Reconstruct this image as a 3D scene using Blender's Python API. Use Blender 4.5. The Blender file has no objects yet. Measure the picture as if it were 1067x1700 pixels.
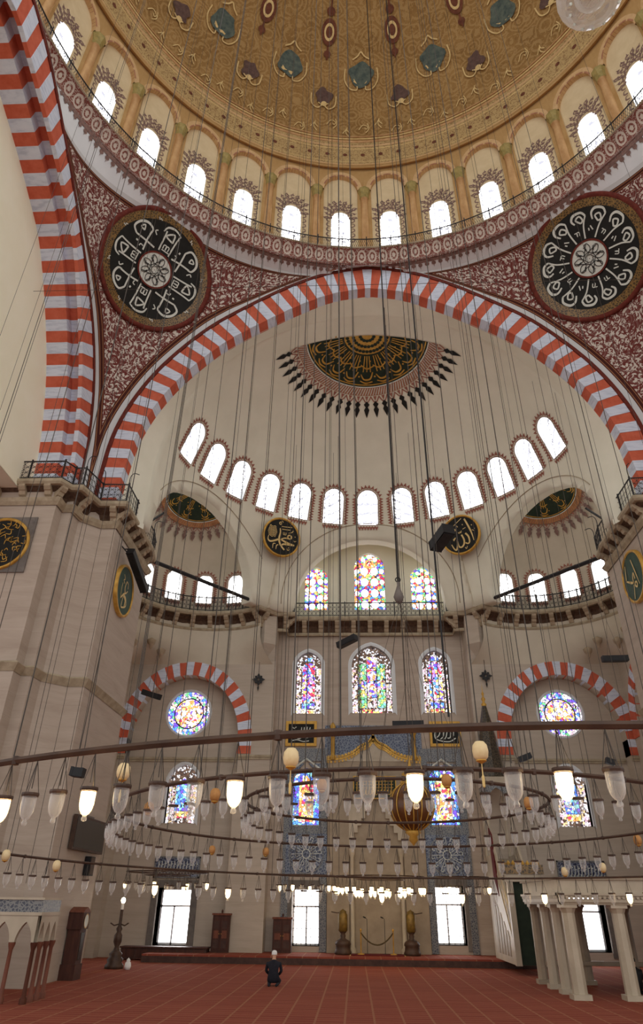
import bpy, bmesh, math, random
from math import sin, cos, pi, radians, sqrt, atan2, hypot
from mathutils import Vector, Matrix
random.seed(7)
SC = bpy.context.scene
COL = SC.collection

# ------------------------------------------------------------------ camera
CAM = Vector((-1.0066, -9.4933, 2.1))
YAW, PIT, ROL, FPX = -0.0496, 0.5629, 0.0136, 1107.25
fw = Vector((sin(YAW)*cos(PIT), cos(YAW)*cos(PIT), sin(PIT)))
rt = fw.cross(Vector((0, 0, 1))).normalized(); up = rt.cross(fw)
r2 = rt*cos(ROL)+up*sin(ROL); u2 = up*cos(ROL)-rt*sin(ROL)
cd = bpy.data.cameras.new('camera'); cam = bpy.data.objects.new('camera', cd); COL.objects.link(cam)
cam.matrix_world = Matrix(((r2.x, u2.x, -fw.x, CAM.x), (r2.y, u2.y, -fw.y, CAM.y), (r2.z, u2.z, -fw.z, CAM.z), (0, 0, 0, 1)))
cd.sensor_fit = 'VERTICAL'; cd.sensor_height = 36.0; cd.lens = FPX/1700*36.0
cd.shift_y = -50/1700; cd.clip_end = 300; cd.clip_start = .05
SC.camera = cam
def seen(p, m=60):
    d = Vector(p)-CAM; z = d.dot(fw)
    if z < .3: return False
    x = 533.5+FPX*d.dot(r2)/z; y = 800-FPX*d.dot(u2)/z
    return -m < x < 1067+m and -m < y < 1700+m

# ------------------------------------------------------------------ world, light, exposure
wd = bpy.data.worlds.new('world'); SC.world = wd; wd.use_nodes = True
bg = wd.node_tree.nodes['Background']; bg.inputs[0].default_value = (.98, .98, .97, 1); bg.inputs[1].default_value = 1.0
SC.view_settings.view_transform = 'Standard'; SC.view_settings.look = 'None'
SC.view_settings.exposure = 0.25; SC.view_settings.gamma = 1.0; SC.view_settings.use_curve_mapping = False
SC.cycles.max_bounces = 6; SC.cycles.diffuse_bounces = 4; SC.cycles.transparent_max_bounces = 24
SC.cycles.glossy_bounces = 2; SC.cycles.sample_clamp_indirect = 6
WIN = 7.0      # strength of daylight glass

# ------------------------------------------------------------------ materials
MATS = {}
def srgb(r, g, b):
    f = lambda c: c/12.92 if c <= .04045 else ((c+.055)/1.055)**2.4
    return (f(r/255), f(g/255), f(b/255), 1)
class NT:
    def __init__(s, name):
        m = bpy.data.materials.new(name); m.use_nodes = True; s.m = m; s.t = m.node_tree
        s.n = s.t.nodes; s.l = s.t.links; s.p = s.n['Principled BSDF']; s.out = s.n['Material Output']; MATS[name] = m
    def new(s, typ, **kw):
        n = s.n.new(typ)
        for k, v in kw.items(): setattr(n, k, v)
        return n
    def set(s, node, **kw):
        for k, v in kw.items():
            i = node.inputs[k.replace('_', ' ')]
            if hasattr(v, 'is_linked') or isinstance(v, bpy.types.NodeSocket): s.l.new(v, i)
            else: i.default_value = v
        return node
    def coord(s, kind='Object', scale=(1, 1, 1), attr=None):
        if attr: c = s.new('ShaderNodeAttribute', attribute_name=attr).outputs['Vector']
        else: c = s.new('ShaderNodeTexCoord').outputs[kind]
        mp = s.new('ShaderNodeMapping'); s.l.new(c, mp.inputs[0]); mp.inputs['Scale'].default_value = scale
        return mp.outputs[0]
    def noise(s, v, scale, detail=4, rough=.6, dist=0):
        n = s.new('ShaderNodeTexNoise'); s.l.new(v, n.inputs['Vector'])
        n.inputs['Scale'].default_value = scale; n.inputs['Detail'].default_value = detail; n.inputs['Roughness'].default_value = rough; n.inputs['Distortion'].default_value = dist
        return n.outputs['Fac']
    def vor(s, v, scale, feature='F1', out='Distance', rnd=1.0):
        n = s.new('ShaderNodeTexVoronoi', feature=feature); s.l.new(v, n.inputs['Vector']); n.inputs['Scale'].default_value = scale
        n.inputs['Randomness'].default_value = rnd
        return n.outputs[out]
    def ramp(s, fac, stops, const=False):
        n = s.new('ShaderNodeValToRGB'); s.l.new(fac, n.inputs[0]); cr = n.color_ramp
        if const: cr.interpolation = 'CONSTANT'
        while len(cr.elements) < len(stops): cr.elements.new(.5)
        for e, (p, c) in zip(cr.elements, stops): e.position = p; e.color = c
        return n.outputs[0]
    def mix(s, fac, a, b, mode='MIX'):
        n = s.new('ShaderNodeMix', data_type='RGBA', blend_type=mode)
        for i, v in ((0, fac), (6, a), (7, b)):
            if isinstance(v, bpy.types.NodeSocket): s.l.new(v, n.inputs[i])
            else: n.inputs[i].default_value = v
        return n.outputs[2]
    def math(s, op, a, b=0.0):
        n = s.new('ShaderNodeMath', operation=op)
        for i, v in ((0, a), (1, b)):
            if isinstance(v, bpy.types.NodeSocket): s.l.new(v, n.inputs[i])
            else: n.inputs[i].default_value = v
        return n.outputs[0]
    def base(s, col, rough=.8, metal=0.0, spec=.3):
        if isinstance(col, bpy.types.NodeSocket): s.l.new(col, s.p.inputs['Base Color'])
        else: s.p.inputs['Base Color'].default_value = col
        s.p.inputs['Roughness'].default_value = rough; s.p.inputs['Metallic'].default_value = metal
        s.p.inputs['Specular IOR Level'].default_value = spec
        return s
    def bump(s, h, strength=.2, dist=.02):
        b = s.new('ShaderNodeBump'); b.inputs['Strength'].default_value = strength; b.inputs['Distance'].default_value = dist
        s.l.new(h, b.inputs['Height']); s.l.new(b.outputs[0], s.p.inputs['Normal']); return s
    def emit(s, col, strength):
        e = s.new('ShaderNodeEmission')
        for i, v in ((0, col), (1, strength)):
            if isinstance(v, bpy.types.NodeSocket): s.l.new(v, e.inputs[i])
            else: e.inputs[i].default_value = v
        s.l.new(e.outputs[0], s.out.inputs[0]); return s

def mottled(name, c1, c2, scale=1.2, rough=.8, stretch=(1, 1, 1), spec=.3, metal=0.0, bump=0.0):
    t = NT(name); v = t.coord('Object', stretch); n = t.noise(v, scale, 6)
    t.base(t.ramp(n, [(.3, c1), (.7, c2)]), rough, metal, spec)
    if bump: t.bump(t.noise(v, scale*8, 3), bump)
    return t
S = srgb
# marble-faced walls: faint horizontal courses and veins
def stone(name, c1, c2, joint):
    t = NT(name); v = t.coord('Object'); v2 = t.coord('Object', (.35, .35, 2.6))
    n = t.noise(v2, 1.1, 7, .65, .6); n2 = t.noise(v, .35, 3)
    col = t.ramp(n, [(.28, c1), (.72, c2)])
    col = t.mix(t.math('MULTIPLY', n2, .35), col, S(154, 134, 116))
    sx = t.new('ShaderNodeSeparateXYZ'); t.l.new(t.coord('Object'), sx.inputs[0])
    fr = t.math('FRACT', t.math('MULTIPLY', sx.outputs[2], 1.45)); j = t.math('LESS_THAN', fr, .03)
    col = t.mix(t.math('MULTIPLY', j, .12), col, joint)
    t.base(col, .62, 0, .35); return t
stone('stone', S(172, 156, 140), S(195, 181, 166), S(120, 104, 90))
stone('stone_pale', S(180, 167, 150), S(202, 190, 174), S(140, 124, 108))
mottled('plaster', S(224, 221, 201), S(234, 231, 212), .8, .9)
mottled('plaster_white', S(220, 224, 226), S(230, 234, 236), 1.0, .9)
mottled('plaster_cream', S(248, 243, 216), S(253, 249, 226), .7, .9)
mottled('exedra_plaster', S(196, 186, 166), S(210, 200, 181), .9, .9)
mottled('cornice_stone', S(150, 136, 112), S(188, 174, 148), 3, .8)
mottled('corbel_stone', S(150, 132, 108), S(186, 168, 142), 4, .8)
mottled('recess_brown', S(62, 44, 34), S(100, 76, 58), 9, .9)  # dark mottled brown for the gallery soffit between the corbels
mottled('vous_red', S(190, 88, 62), S(208, 108, 82), 3, .85)
def vw():
    t = NT('vous_white'); v = t.coord('Object', (1.2, 1.2, 9)); n = t.noise(v, 1.6, 3)
    t.base(t.ramp(n, [(.35, S(190, 199, 216)), (.5, S(212, 220, 234)), (.7, S(218, 225, 238))]), .85)
vw()
mottled('border_red', S(88, 34, 26), S(120, 52, 40), 6, .8)
mottled('dome_gold', S(172, 134, 82), S(194, 158, 106), .9, .85)
mottled('marble_tan', S(170, 124, 76), S(208, 168, 118), 2.4, .6, (1, 1, .4))
mottled('arch_tan', S(196, 158, 110), S(216, 182, 136), 3, .7)
mottled('arch_brown', S(150, 98, 72), S(180, 128, 98), 4, .7)
mottled('capital_green', S(134, 122, 70), S(176, 156, 96), 6, .6)
mottled('crest_paint', S(112, 86, 80), S(150, 122, 112), 7, .9)
mottled('tooth_paint', S(140, 84, 70), S(170, 118, 100), 6, .9)
mottled('iron', S(30, 30, 32), S(46, 45, 46), 6, .55)
mottled('bronze', S(58, 42, 34), S(84, 62, 48), 5, .5)
mottled('cable_steel', S(58, 52, 46), S(78, 70, 62), 5, .6)
mottled('black_box', S(20, 20, 22), S(30, 30, 33), 5, .5)
mottled('black_field', S(22, 22, 20), S(34, 34, 30), 3, .7)
mottled('green_field', S(24, 36, 26), S(40, 52, 36), 3, .7)
mottled('deep_green', S(44, 66, 54), S(58, 82, 66), 3, .6)
mottled('gold', S(176, 130, 52), S(216, 172, 84), 4, .45, metal=.35)
mottled('gold_pale', S(206, 176, 110), S(226, 200, 140), 4, .6)
mottled('letter_white', S(206, 210, 200), S(222, 226, 216), 4, .8)
mottled('wood_dark', S(58, 32, 26), S(84, 50, 38), 3, .6, (3, 3, .5))
mottled('wood_red', S(96, 52, 38), S(126, 74, 54), 3, .6, (3, 3, .5))
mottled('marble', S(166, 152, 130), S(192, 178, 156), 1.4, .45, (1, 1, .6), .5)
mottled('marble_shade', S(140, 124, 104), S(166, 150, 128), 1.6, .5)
mottled('curtain', S(84, 22, 24), S(108, 34, 34), 5, .9)
mottled('clothes', S(26, 26, 34), S(38, 38, 46), 9, .9)
mottled('skin', S(196, 150, 122), S(206, 160, 132), 9, .7)
mottled('white_cloth', S(226, 224, 220), S(238, 236, 232), 9, .9)
mottled('tv_screen', S(40, 36, 32), S(50, 46, 40), 3, .25, spec=.5)
mottled('egg', S(222, 196, 146), S(236, 214, 170), 12, .6)
mottled('egg_brown', S(170, 118, 62), S(196, 142, 84), 12, .6)
mottled('orb_brown', S(74, 42, 18), S(108, 64, 28), 5, .35, spec=.5)
mottled('dome_purple', S(80, 60, 56), S(110, 86, 76), 5, .9)
mottled('dome_teal', S(62, 76, 74), S(104, 112, 100), 4, .9)
mottled('dome_brownred', S(92, 50, 36), S(122, 74, 52), 5, .9)
mottled('dome_lace', S(206, 176, 116), S(224, 198, 142), 5, .9)
mottled('frame_grey', S(96, 90, 86), S(124, 116, 108), 4, .6)
mottled('window_white', S(226, 226, 230), S(238, 238, 240), 4, .6)
mottled('bench_wood', S(58, 40, 36), S(84, 60, 52), 4, .7)
mottled('brass_dark', S(84, 66, 30), S(140, 112, 54), 5, .4, metal=.3)
mottled('panel_cream', S(208, 186, 146), S(222, 202, 164), 1.2, .9)
mottled('rope', S(60, 50, 30), S(90, 74, 44), 9, .7)

def carpet():
    t = NT('carpet'); v = t.coord('Object'); b = t.new('ShaderNodeTexBrick'); t.l.new(v, b.inputs['Vector'])
    b.inputs['Scale'].default_value = .8; b.inputs['Color1'].default_value = S(132, 66, 52); b.inputs['Color2'].default_value = S(146, 80, 62)
    b.inputs['Mortar'].default_value = S(160, 112, 84); b.inputs['Mortar Size'].default_value = .02; b.offset = 0
    n = t.noise(v, 9, 5); t.base(t.mix(t.math('MULTIPLY', n, .5), b.outputs[0], S(126, 50, 42)), .95, 0, .1).bump(t.noise(v, 120, 2), .3)
carpet()
def tile(name, dark, light, scale, thr=.12):
    t = NT(name); v = t.coord('Object'); d = t.vor(v, scale, 'DISTANCE_TO_EDGE'); f = t.noise(v, scale*2.3, 2, .5, 1.4)
    a = t.math('LESS_THAN', d, thr); b = t.math('GREATER_THAN', f, .6)
    t.base(t.mix(t.math('MAXIMUM', a, b), dark, light), .3, 0, .5)
tile('tile_blue', S(50, 62, 94), S(126, 134, 146), 8, .08)
tile('tile_dark', S(34, 40, 70), S(124, 132, 150), 6.5, .07)
tile('tile_grey', S(70, 74, 86), S(128, 128, 126), 12, .12)
tile('rug_gold', S(62, 46, 24), S(140, 108, 56), 9, .1)
def arabesque():
    t = NT('pendentive_paint')
    at = t.new('ShaderNodeAttribute', attribute_name='edge'); d = at.outputs['Fac']
    uv = t.coord(attr='puv')
    wob = t.new('ShaderNodeTexNoise'); t.l.new(uv, wob.inputs['Vector']); wob.inputs['Scale'].default_value = 1.1; wob.inputs['Detail'].default_value = 1
    dv = t.mix(.22, uv, wob.outputs['Color'], 'ADD')
    w1 = t.vor(dv, 1.75, 'F1'); rings = t.math('ABSOLUTE', t.math('SINE', t.math('MULTIPLY', w1, 15.0)))
    c1 = t.math('GREATER_THAN', rings, .62)
    w2 = t.vor(dv, 4.6, 'F1'); c2 = t.math('GREATER_THAN', w2, .42)
    curls = t.math('MULTIPLY', c1, t.math('SUBTRACT', 1.0, t.math('MULTIPLY', c2, .9)))
    nn = t.math('GREATER_THAN', t.noise(dv, 4.2, 1, .5, 2.6), .585)
    pat = t.math('MAXIMUM', curls, nn)
    field = t.mix(pat, S(112, 52, 46), S(208, 200, 188))
    col = t.ramp(t.math('DIVIDE', d, 2.0), [(0, S(206, 208, 208)), (.225, S(84, 40, 30)), (.25, S(150, 104, 72)), (.268, S(70, 30, 24)), (.325, S(150, 104, 72)), (.34, S(84, 36, 28)), (.37, (0, 0, 0, 1))], True)
    infield = t.math('GREATER_THAN', d, .74)
    t.base(t.mix(infield, col, field), .9)
arabesque()
def scrollband():
    t = NT('scroll_band'); uv = t.coord(attr='puv')
    sx = t.new('ShaderNodeSeparateXYZ'); t.l.new(uv, sx.inputs[0])
    fu = t.math('SUBTRACT', t.math('FRACT', t.math('MULTIPLY', sx.outputs[0], 1.9)), .5)
    fv = t.math('SUBTRACT', sx.outputs[1], .5)
    rr = t.math('SQRT', t.math('ADD', t.math('POWER', fu, 2.0), t.math('POWER', fv, 2.0)))
    ring = t.math('LESS_THAN', t.math('ABSOLUTE', t.math('SUBTRACT', rr, .33)), .07)
    dot = t.math('LESS_THAN', rr, .14)
    n = t.math('GREATER_THAN', t.noise(uv, 14, 2, .5, 1.0), .56)
    m = t.math('MAXIMUM', t.math('MAXIMUM', ring, dot), t.math('MULTIPLY', n, .8))
    t.base(t.mix(m, S(122, 66, 56), S(196, 182, 168)), .9)
scrollband()
def domeband():
    t = NT('frieze_paint'); v = t.coord('Object'); n = t.noise(v, 5.5, 3, .5, 2.5); a = t.math('GREATER_THAN', n, .55)
    t.base(t.mix(a, S(186, 158, 108), S(142, 110, 72)), .9)
domeband()
def domepaint():
    t = NT('dome_paint'); v = t.coord('Object'); n = t.noise(v, .5, 4)
    wob = t.new('ShaderNodeTexNoise'); t.l.new(v, wob.inputs['Vector']); wob.inputs['Scale'].default_value = 1.3; wob.inputs['Detail'].default_value = 1
    dv = t.mix(.3, v, wob.outputs['Color'], 'ADD'); w1 = t.vor(dv, .95, 'F1')
    c1 = t.math('GREATER_THAN', t.math('ABSOLUTE', t.math('SINE', t.math('MULTIPLY', w1, 17.0))), .8)
    f = t.math('GREATER_THAN', t.noise(dv, 3.2, 2, .5, 2.4), .6); g = t.math('LESS_THAN', t.noise(dv, 4.1, 2, .5, 1.8), .4)
    col = t.ramp(n, [(.3, S(134, 100, 54)), (.7, S(160, 124, 74))])
    col = t.mix(t.math('MULTIPLY', t.math('MAXIMUM', c1, f), .4), col, S(190, 158, 106)); t.base(t.mix(t.math('MULTIPLY', g, .35), col, S(112, 78, 40)), .9)
domepaint()
def lattice_glass(name, scale, strength, tint=(1, 1, 1, 1)):
    t = NT(name); v = t.coord('Object'); d = t.vor(v, scale, 'DISTANCE_TO_EDGE', rnd=.25)
    t.emit(t.mix(t.math('LESS_THAN', d, .09), tint, (.13, .13, .15, 1)), strength)
lattice_glass('daylight_lattice', 5.2, WIN*.75, (1, .99, 1, 1))
lattice_glass('daylight_plain', .01, WIN, (1, .99, 1, 1))
def leaded(name):
    t = NT(name); v = t.coord('Object'); b = t.new('ShaderNodeTexBrick'); t.l.new(t.coord('UV'), b.inputs['Vector']); b.offset = 0
    t.emit((1, .99, .97, 1), WIN*.7)
leaded('daylight_exedra')
def stained(name, cols, scale, strength, lead=.06, leadc=(.03, .025, .03, 1)):
    t = NT(name); v = t.coord('Object'); c = t.vor(v, scale, 'F1', 'Color', .9); d = t.vor(v, scale, 'DISTANCE_TO_EDGE', rnd=.9)
    sx = t.new('ShaderNodeSeparateColor'); t.l.new(c, sx.inputs[0])
    k = len(cols); col = t.ramp(sx.outputs[0], [(i/k, q) for i, q in enumerate(cols)], True)
    t.emit(t.mix(t.math('LESS_THAN', d, lead), col, leadc), strength)
Wc = (1, .95, 1, 1); Pk = (1, .55, .7, 1); Pu = (.2, .1, .9, 1); Bl = (.12, .35, 1, 1); Gr = (.2, .75, .3, 1); Ye = (1, .75, .2, 1); Or = (1, .35, .1, 1); Cy = (.3, .85, 1, 1); Re = (.8, .06, .12, 1)
stained('glass_border', [Wc, (.9, .75, .85, 1), Wc, (.1, .06, .04, 1), Pk, (.85, .6, .3, 1)], 10, 1.5)
stained('glass_scroll', [Wc, (.12, .07, .05, 1), (.2, .12, .08, 1), (.95, .9, .9, 1), (.16, .1, .07, 1)], 11, 1.1)
stained('glass_purple', [Pu, Wc, Bl, (.6, .3, 1, 1), Ye, Wc, Re], 8, 1.6)
stained('glass_green', [Gr, (.65, .9, .25, 1), Cy, (.3, .7, .4, 1), Ye, Wc], 8, 1.3)
stained('glass_orange', [Ye, Or, Wc, Ye, Re, (1, .85, .5, 1)], 8, 1.7)
stained('glass_blue', [Bl, Cy, Pu, Wc, (.1, .2, .8, 1)], 8, 1.5)
stained('glass_rose', [Wc, Pk, Or, Ye, Wc, (.9, .8, .95, 1), Pu], 9, 1.7)
stained('glass_rim', [Bl, Wc, Pu, Gr, Pk, Wc], 8, 1.4)
stained('glass_upper', [Gr, Ye, Pu, Or, Wc, Re, Bl], 8, 1.4)
t_ = NT('glass_roundel'); t_.emit((1, .98, 1, 1), 4.5)
t_ = NT('lamp_light'); t_.emit((1, .72, .34, 1), 14.0)
t_ = NT('bulb_light'); t_.emit((1, .8, .5, 1), 26.0)
def lampglass():
    t = NT('lamp_glass'); tr = t.new('ShaderNodeBsdfTransparent'); tr.inputs[0].default_value = (.93, .92, .9, 1)
    t.base((.85, .83, .8, 1), .12, 0, .8)
    lw = t.new('ShaderNodeLayerWeight'); lw.inputs[0].default_value = .35
    mx = t.new('ShaderNodeMixShader'); t.l.new(t.math('ADD', t.math('MULTIPLY', lw.outputs['Facing'], .62), .16), mx.inputs[0])
    t.l.new(tr.outputs[0], mx.inputs[1]); t.l.new(t.p.outputs[0], mx.inputs[2]); t.l.new(mx.outputs[0], t.out.inputs[0])
lampglass()

# ------------------------------------------------------------------ mesh builder
class MB:
    def __init__(s): s.v = []; s.f = []
    def add(s, vs, fs):
        o = len(s.v); s.v += [tuple(p) for p in vs]; s.f += [tuple(i+o for i in f) for f in fs]; return s
    def box(s, c, d, R=None):
        vs = [Vector((x*d[0]/2, y*d[1]/2, z*d[2]/2)) for x in (-1, 1) for y in (-1, 1) for z in (-1, 1)]
        if R: vs = [R @ p for p in vs]
        c = Vector(c)
        return s.add([p+c for p in vs], [(0, 1, 3, 2), (4, 6, 7, 5), (0, 4, 5, 1), (2, 3, 7, 6), (0, 2, 6, 4), (1, 5, 7, 3)])
    def bb(s, x0, x1, y0, y1, z0, z1): return s.box(((x0+x1)/2, (y0+y1)/2, (z0+z1)/2), (x1-x0, y1-y0, z1-z0))
    def grid(s, rows, closed=False):
        n = len(rows[0]); vs = [p for r in rows for p in r]; fs = []
        for i in range(len(rows)-1):
            for j in range(n if closed else n-1):
                k = (j+1) % n; fs.append((i*n+j, i*n+k, (i+1)*n+k, (i+1)*n+j))
        return s.add(vs, fs)
    def poly(s, pts): return s.add(pts, [tuple(range(len(pts)))])
    def solid(s, a, b):            # closed loft between two equal loops
        n = len(a); return s.add(list(a)+list(b), [tuple(range(n))[::-1], tuple(range(n, 2*n))]+[(i, (i+1) % n, n+(i+1) % n, n+i) for i in range(n)])
    def tube(s, pts, r, n=6, closed=False, cap=True):
        pts = [Vector(p) for p in pts]; rows = []; N = len(pts); prev = None
        for i, p in enumerate(pts):
            a = pts[i-1] if (i > 0 or closed) else p; b = pts[(i+1) % N] if (i < N-1 or closed) else p
            d = (b-a).normalized() if (b-a).length > 1e-9 else Vector((0, 0, 1))
            if prev is None: q = d.cross(Vector((0, 0, 1)));  q = q if q.length > 1e-3 else d.cross(Vector((1, 0, 0)))
            else: q = prev-d*prev.dot(d)
            q.normalize(); prev = q; w = d.cross(q); rr = r[i] if isinstance(r, (list, tuple)) else r
            rows.append([p+(q*cos(2*pi*k/n)+w*sin(2*pi*k/n))*rr for k in range(n)])
        if closed: rows.append(rows[0])
        s.grid(rows, True)
        if cap and not closed: s.poly(rows[0][::-1]); s.poly(rows[-1])
        return s
    def lathe(s, prof, n=12, o=(0, 0, 0), a0=0, a1=2*pi):
        o = Vector(o); full = abs(a1-a0-2*pi) < 1e-6; m = n if full else n+1
        return s.grid([[o+Vector((r*cos(a0+(a1-a0)*k/n), r*sin(a0+(a1-a0)*k/n), z)) for k in range(m)] for r, z in prof], full)
    def ribbon(s, path, w, mp, h=0.0, thick=0.0):
        # flat brush stroke along a 2D path; w = width or (start, mid, end)
        n = len(path); L = []; R = []
        for i, p in enumerate(path):
            a = path[max(i-1, 0)]; b = path[min(i+1, n-1)]; dx, dy = b[0]-a[0], b[1]-a[1]; l = hypot(dx, dy) or 1
            t = i/max(n-1, 1)
            ww = w if not isinstance(w, (tuple, list)) else (w[0]*(1-2*t)+w[1]*2*t if t < .5 else w[1]*(2-2*t)+w[2]*(2*t-1))
            nx, ny = -dy/l*ww/2, dx/l*ww/2
            L.append(mp(p[0]+nx, p[1]+ny, h)); R.append(mp(p[0]-nx, p[1]-ny, h))
        return s.grid([L, R])
    def disc(s, c, r, mp, h=0.0, n=20, ry=None):
        ry = ry or r; return s.poly([mp(c[0]+r*cos(2*pi*k/n), c[1]+ry*sin(2*pi*k/n), h) for k in range(n)])
    def ann(s, r0, r1, mp, h=0.0, n=48, a0=0, a1=2*pi, c=(0, 0)):
        return s.grid([[mp(c[0]+r*cos(a0+(a1-a0)*k/n), c[1]+r*sin(a0+(a1-a0)*k/n), h) for k in range(n+1)] for r in (r0, r1)])

def smooth_path(pts, k=6):
    out = []; n = len(pts)
    for i in range(n-1):
        p0, p1, p2, p3 = pts[max(i-1, 0)], pts[i], pts[i+1], pts[min(i+2, n-1)]
        for j in range(k):
            t = j/k
            out.append(tuple(.5*((2*p1[d])+(-p0[d]+p2[d])*t+(2*p0[d]-5*p1[d]+4*p2[d]-p3[d])*t*t+(-p0[d]+3*p1[d]-3*p2[d]+p3[d])*t**3) for d in range(len(p1))))
    out.append(tuple(pts[-1])); return out

def link(o, parent=None):
    COL.objects.link(o)
    if parent is not None: o.parent = parent
    return o
def tag(o, label=None, cat=None, group=None, kind=None):
    for k, v in (('label', label), ('category', cat), ('group', group), ('kind', kind)):
        if v: o[k] = v
    return o
def mesh_of(name, mb, mat, smooth=False):
    me = bpy.data.meshes.new(name); me.from_pydata(mb.v, [], mb.f); me.update()
    for m in (mat if isinstance(mat, (list, tuple)) else [mat]): me.materials.append(MATS[m])
    if smooth: me.polygons.foreach_set('use_smooth', [True]*len(me.polygons))
    return me
def fixn(me):
    b = bmesh.new(); b.from_mesh(me); bmesh.ops.remove_doubles(b, verts=b.verts, dist=1e-5); bmesh.ops.recalc_face_normals(b, faces=b.faces); b.to_mesh(me); b.free(); return me
def obj(name, mb, mat, parent=None, smooth=False, loc=None, rz=None, mw=None):
    me = mb if isinstance(mb, bpy.types.Mesh) else mesh_of(name, mb, mat, smooth)
    o = link(bpy.data.objects.new(name, me), parent)
    if loc is not None: o.location = loc
    if rz is not None: o.rotation_euler = (0, 0, rz)
    if mw is not None: o.matrix_world = mw
    return o
def empty(name, loc=(0, 0, 0), label=None, cat=None, group=None, kind=None, rz=0):
    o = link(bpy.data.objects.new(name, None)); o.location = loc; o.rotation_euler = (0, 0, rz); o.empty_display_size = .1
    return tag(o, label, cat, group, kind)
def boolean(o, cut_mb):
    fixn(o.data); cm = fixn(mesh_of('cut', cut_mb, 'stone')); co = link(bpy.data.objects.new('cut', cm))
    m = o.modifiers.new('b', 'BOOLEAN'); m.operation = 'DIFFERENCE'; m.solver = 'EXACT'; m.object = co; m.use_self = False
    bpy.context.view_layer.update()
    dg = bpy.context.evaluated_depsgraph_get(); me = bpy.data.meshes.new_from_object(o.evaluated_get(dg)); old = o.data
    o.modifiers.clear(); o.data = me; bpy.data.objects.remove(co); bpy.data.meshes.remove(old)
    return o
def frame(o, x, z):   # local frame: origin, right vector, up vector -> normal out of the surface towards the viewer
    x = Vector(x).normalized(); z = Vector(z); z = (z-x*z.dot(x)).normalized(); n = x.cross(z); o = Vector(o)
    return lambda u, v, h=0.0: o+x*u+z*v+n*h
def arch_pts(hw, z0, zs, zt, n=14, pointed=0.0):
    """open outline bottom-left -> head -> bottom-right; zs springing, zt apex"""
    pts = [(-hw, z0), (-hw, zs)]
    for k in range(1, n):
        a = pi-pi*k/n; x = hw*cos(a); y = sin(a)
        if pointed: y = y*(1-pointed)+pointed*(1-abs(cos(a)))**.75
        pts.append((x, zs+(zt-zs)*y))
    return pts+[(hw, zs), (hw, z0)]

# ================================================================== SETTING
YQ, XS = 13.0, 11.8                 # planes of the qibla arch and of the side arches
def resample(pts, n):
    d = [0]
    for a, b in zip(pts, pts[1:]): d.append(d[-1]+hypot(b[0]-a[0], b[1]-a[1]))
    out = []; j = 0
    for i in range(n+1):
        t = d[-1]*i/n
        while j < len(d)-2 and d[j+1] < t: j += 1
        u = (t-d[j])/((d[j+1]-d[j]) or 1); out.append((pts[j][0]+(pts[j+1][0]-pts[j][0])*u, pts[j][1]+(pts[j+1][1]-pts[j][1])*u))
    return out
def offset_in(pts, w):
    out = []; n = len(pts)
    for i, p in enumerate(pts):
        a = pts[max(i-1, 0)]; b = pts[min(i+1, n-1)]; dx, dy = b[0]-a[0], b[1]-a[1]; l = hypot(dx, dy); ww = w(i/(n-1))
        out.append((p[0]+dy/l*ww, p[1]-dx/l*ww))
    return out
QOH = smooth_path([(0, 28.8), (2.0, 28.4), (3.9, 27.5), (6.1, 26.0), (7.65, 24.7), (9.2, 22.8), (10.2, 21.0), (10.85, 19.0), (11.05, 16.8), (11.05, 15.2)], 8)
SOH = smooth_path([(0, 28.5), (1.7, 28.05), (3.55, 27.1), (6.45, 25.3), (9.4, 22.96), (11.0, 20.7), (11.75, 18.4), (11.9, 16.8), (11.9, 15.2)], 8)   # relative to Y = .6
SIH = smooth_path([(0, 26.95), (2.9, 26.1), (5.2, 25.2), (7.2, 24.0), (9.75, 20.7), (11.05, 17.4), (11.25, 15.2)], 8)
YSC = .6
def interp_z(c, z):
    for a, b in zip(c, c[1:]):
        if a[1] >= z >= b[1]:
            u = (a[1]-z)/((a[1]-b[1]) or 1); return a[0]+(b[0]-a[0])*u
    return c[0][0] if z > c[0][1] else c[-1][0]

# ---- floor
o = obj('floor', MB().bb(-40, 40, -32, 30, -.3, 0), 'carpet'); tag(o, 'red patterned carpet floor of the prayer hall', 'floor', kind='structure')
plat = empty('trim_1', (0, 0, 0), 'low carpeted platform along the foot of the mihrab wall', 'platform', kind='structure')
obj('top', MB().bb(-9.6, 7.0, 23.0, 25.7, .22, .28), 'carpet', plat)
obj('kerb', MB().bb(-9.6, 7.0, 23.0, 25.6, 0, .22), 'bench_wood', plat)

# ---- qibla wall : flank planes at Y=24.75, recessed rose fields, centre plane at Y=25.7
YF, YR, YC = 24.75, 25.45, 25.7
def wall_prism(cut, out2d, y0, y1): cut.solid([(x, y0, z) for x, z in out2d], [(x, y1, z) for x, z in out2d])
wc = obj('wall_qibla', MB().bb(-4.95, 4.95, YC, YC+1.2, 0, 15.3), 'stone')
wu = obj('wall_niche', MB().bb(-4.95, 4.95, YC, YC+1.2, 15.3, 22), 'plaster'); cut = MB(); cut_u = MB()
CW = []     # centre wall windows: (cx, half width, z0, springing, top, pointed)
for cx, hw, z0, zs, zt in ((-3.3, .66, 10.3, 12.85, 13.5), (.03, 1.04, 10.33, 12.8, 13.85), (3.38, .68, 10.35, 12.9, 13.58)): CW.append((cx, hw, z0, zs, zt, 'mid'))
for cx, hw, z0, zs, zt in ((-2.97, .65, 15.9, 17.9, 18.5), (.06, .86, 15.9, 18.6, 19.38), (3.08, .7, 15.9, 17.9, 18.5)): CW.append((cx, hw, z0, zs, zt, 'up'))
for cx, hw, z0, zs, zt in ((-3.3, .63, 5.2, 7.1, 7.7), (3.31, .66, 5.25, 7.2, 7.86)): CW.append((cx, hw, z0, zs, zt, 'low'))
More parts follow.
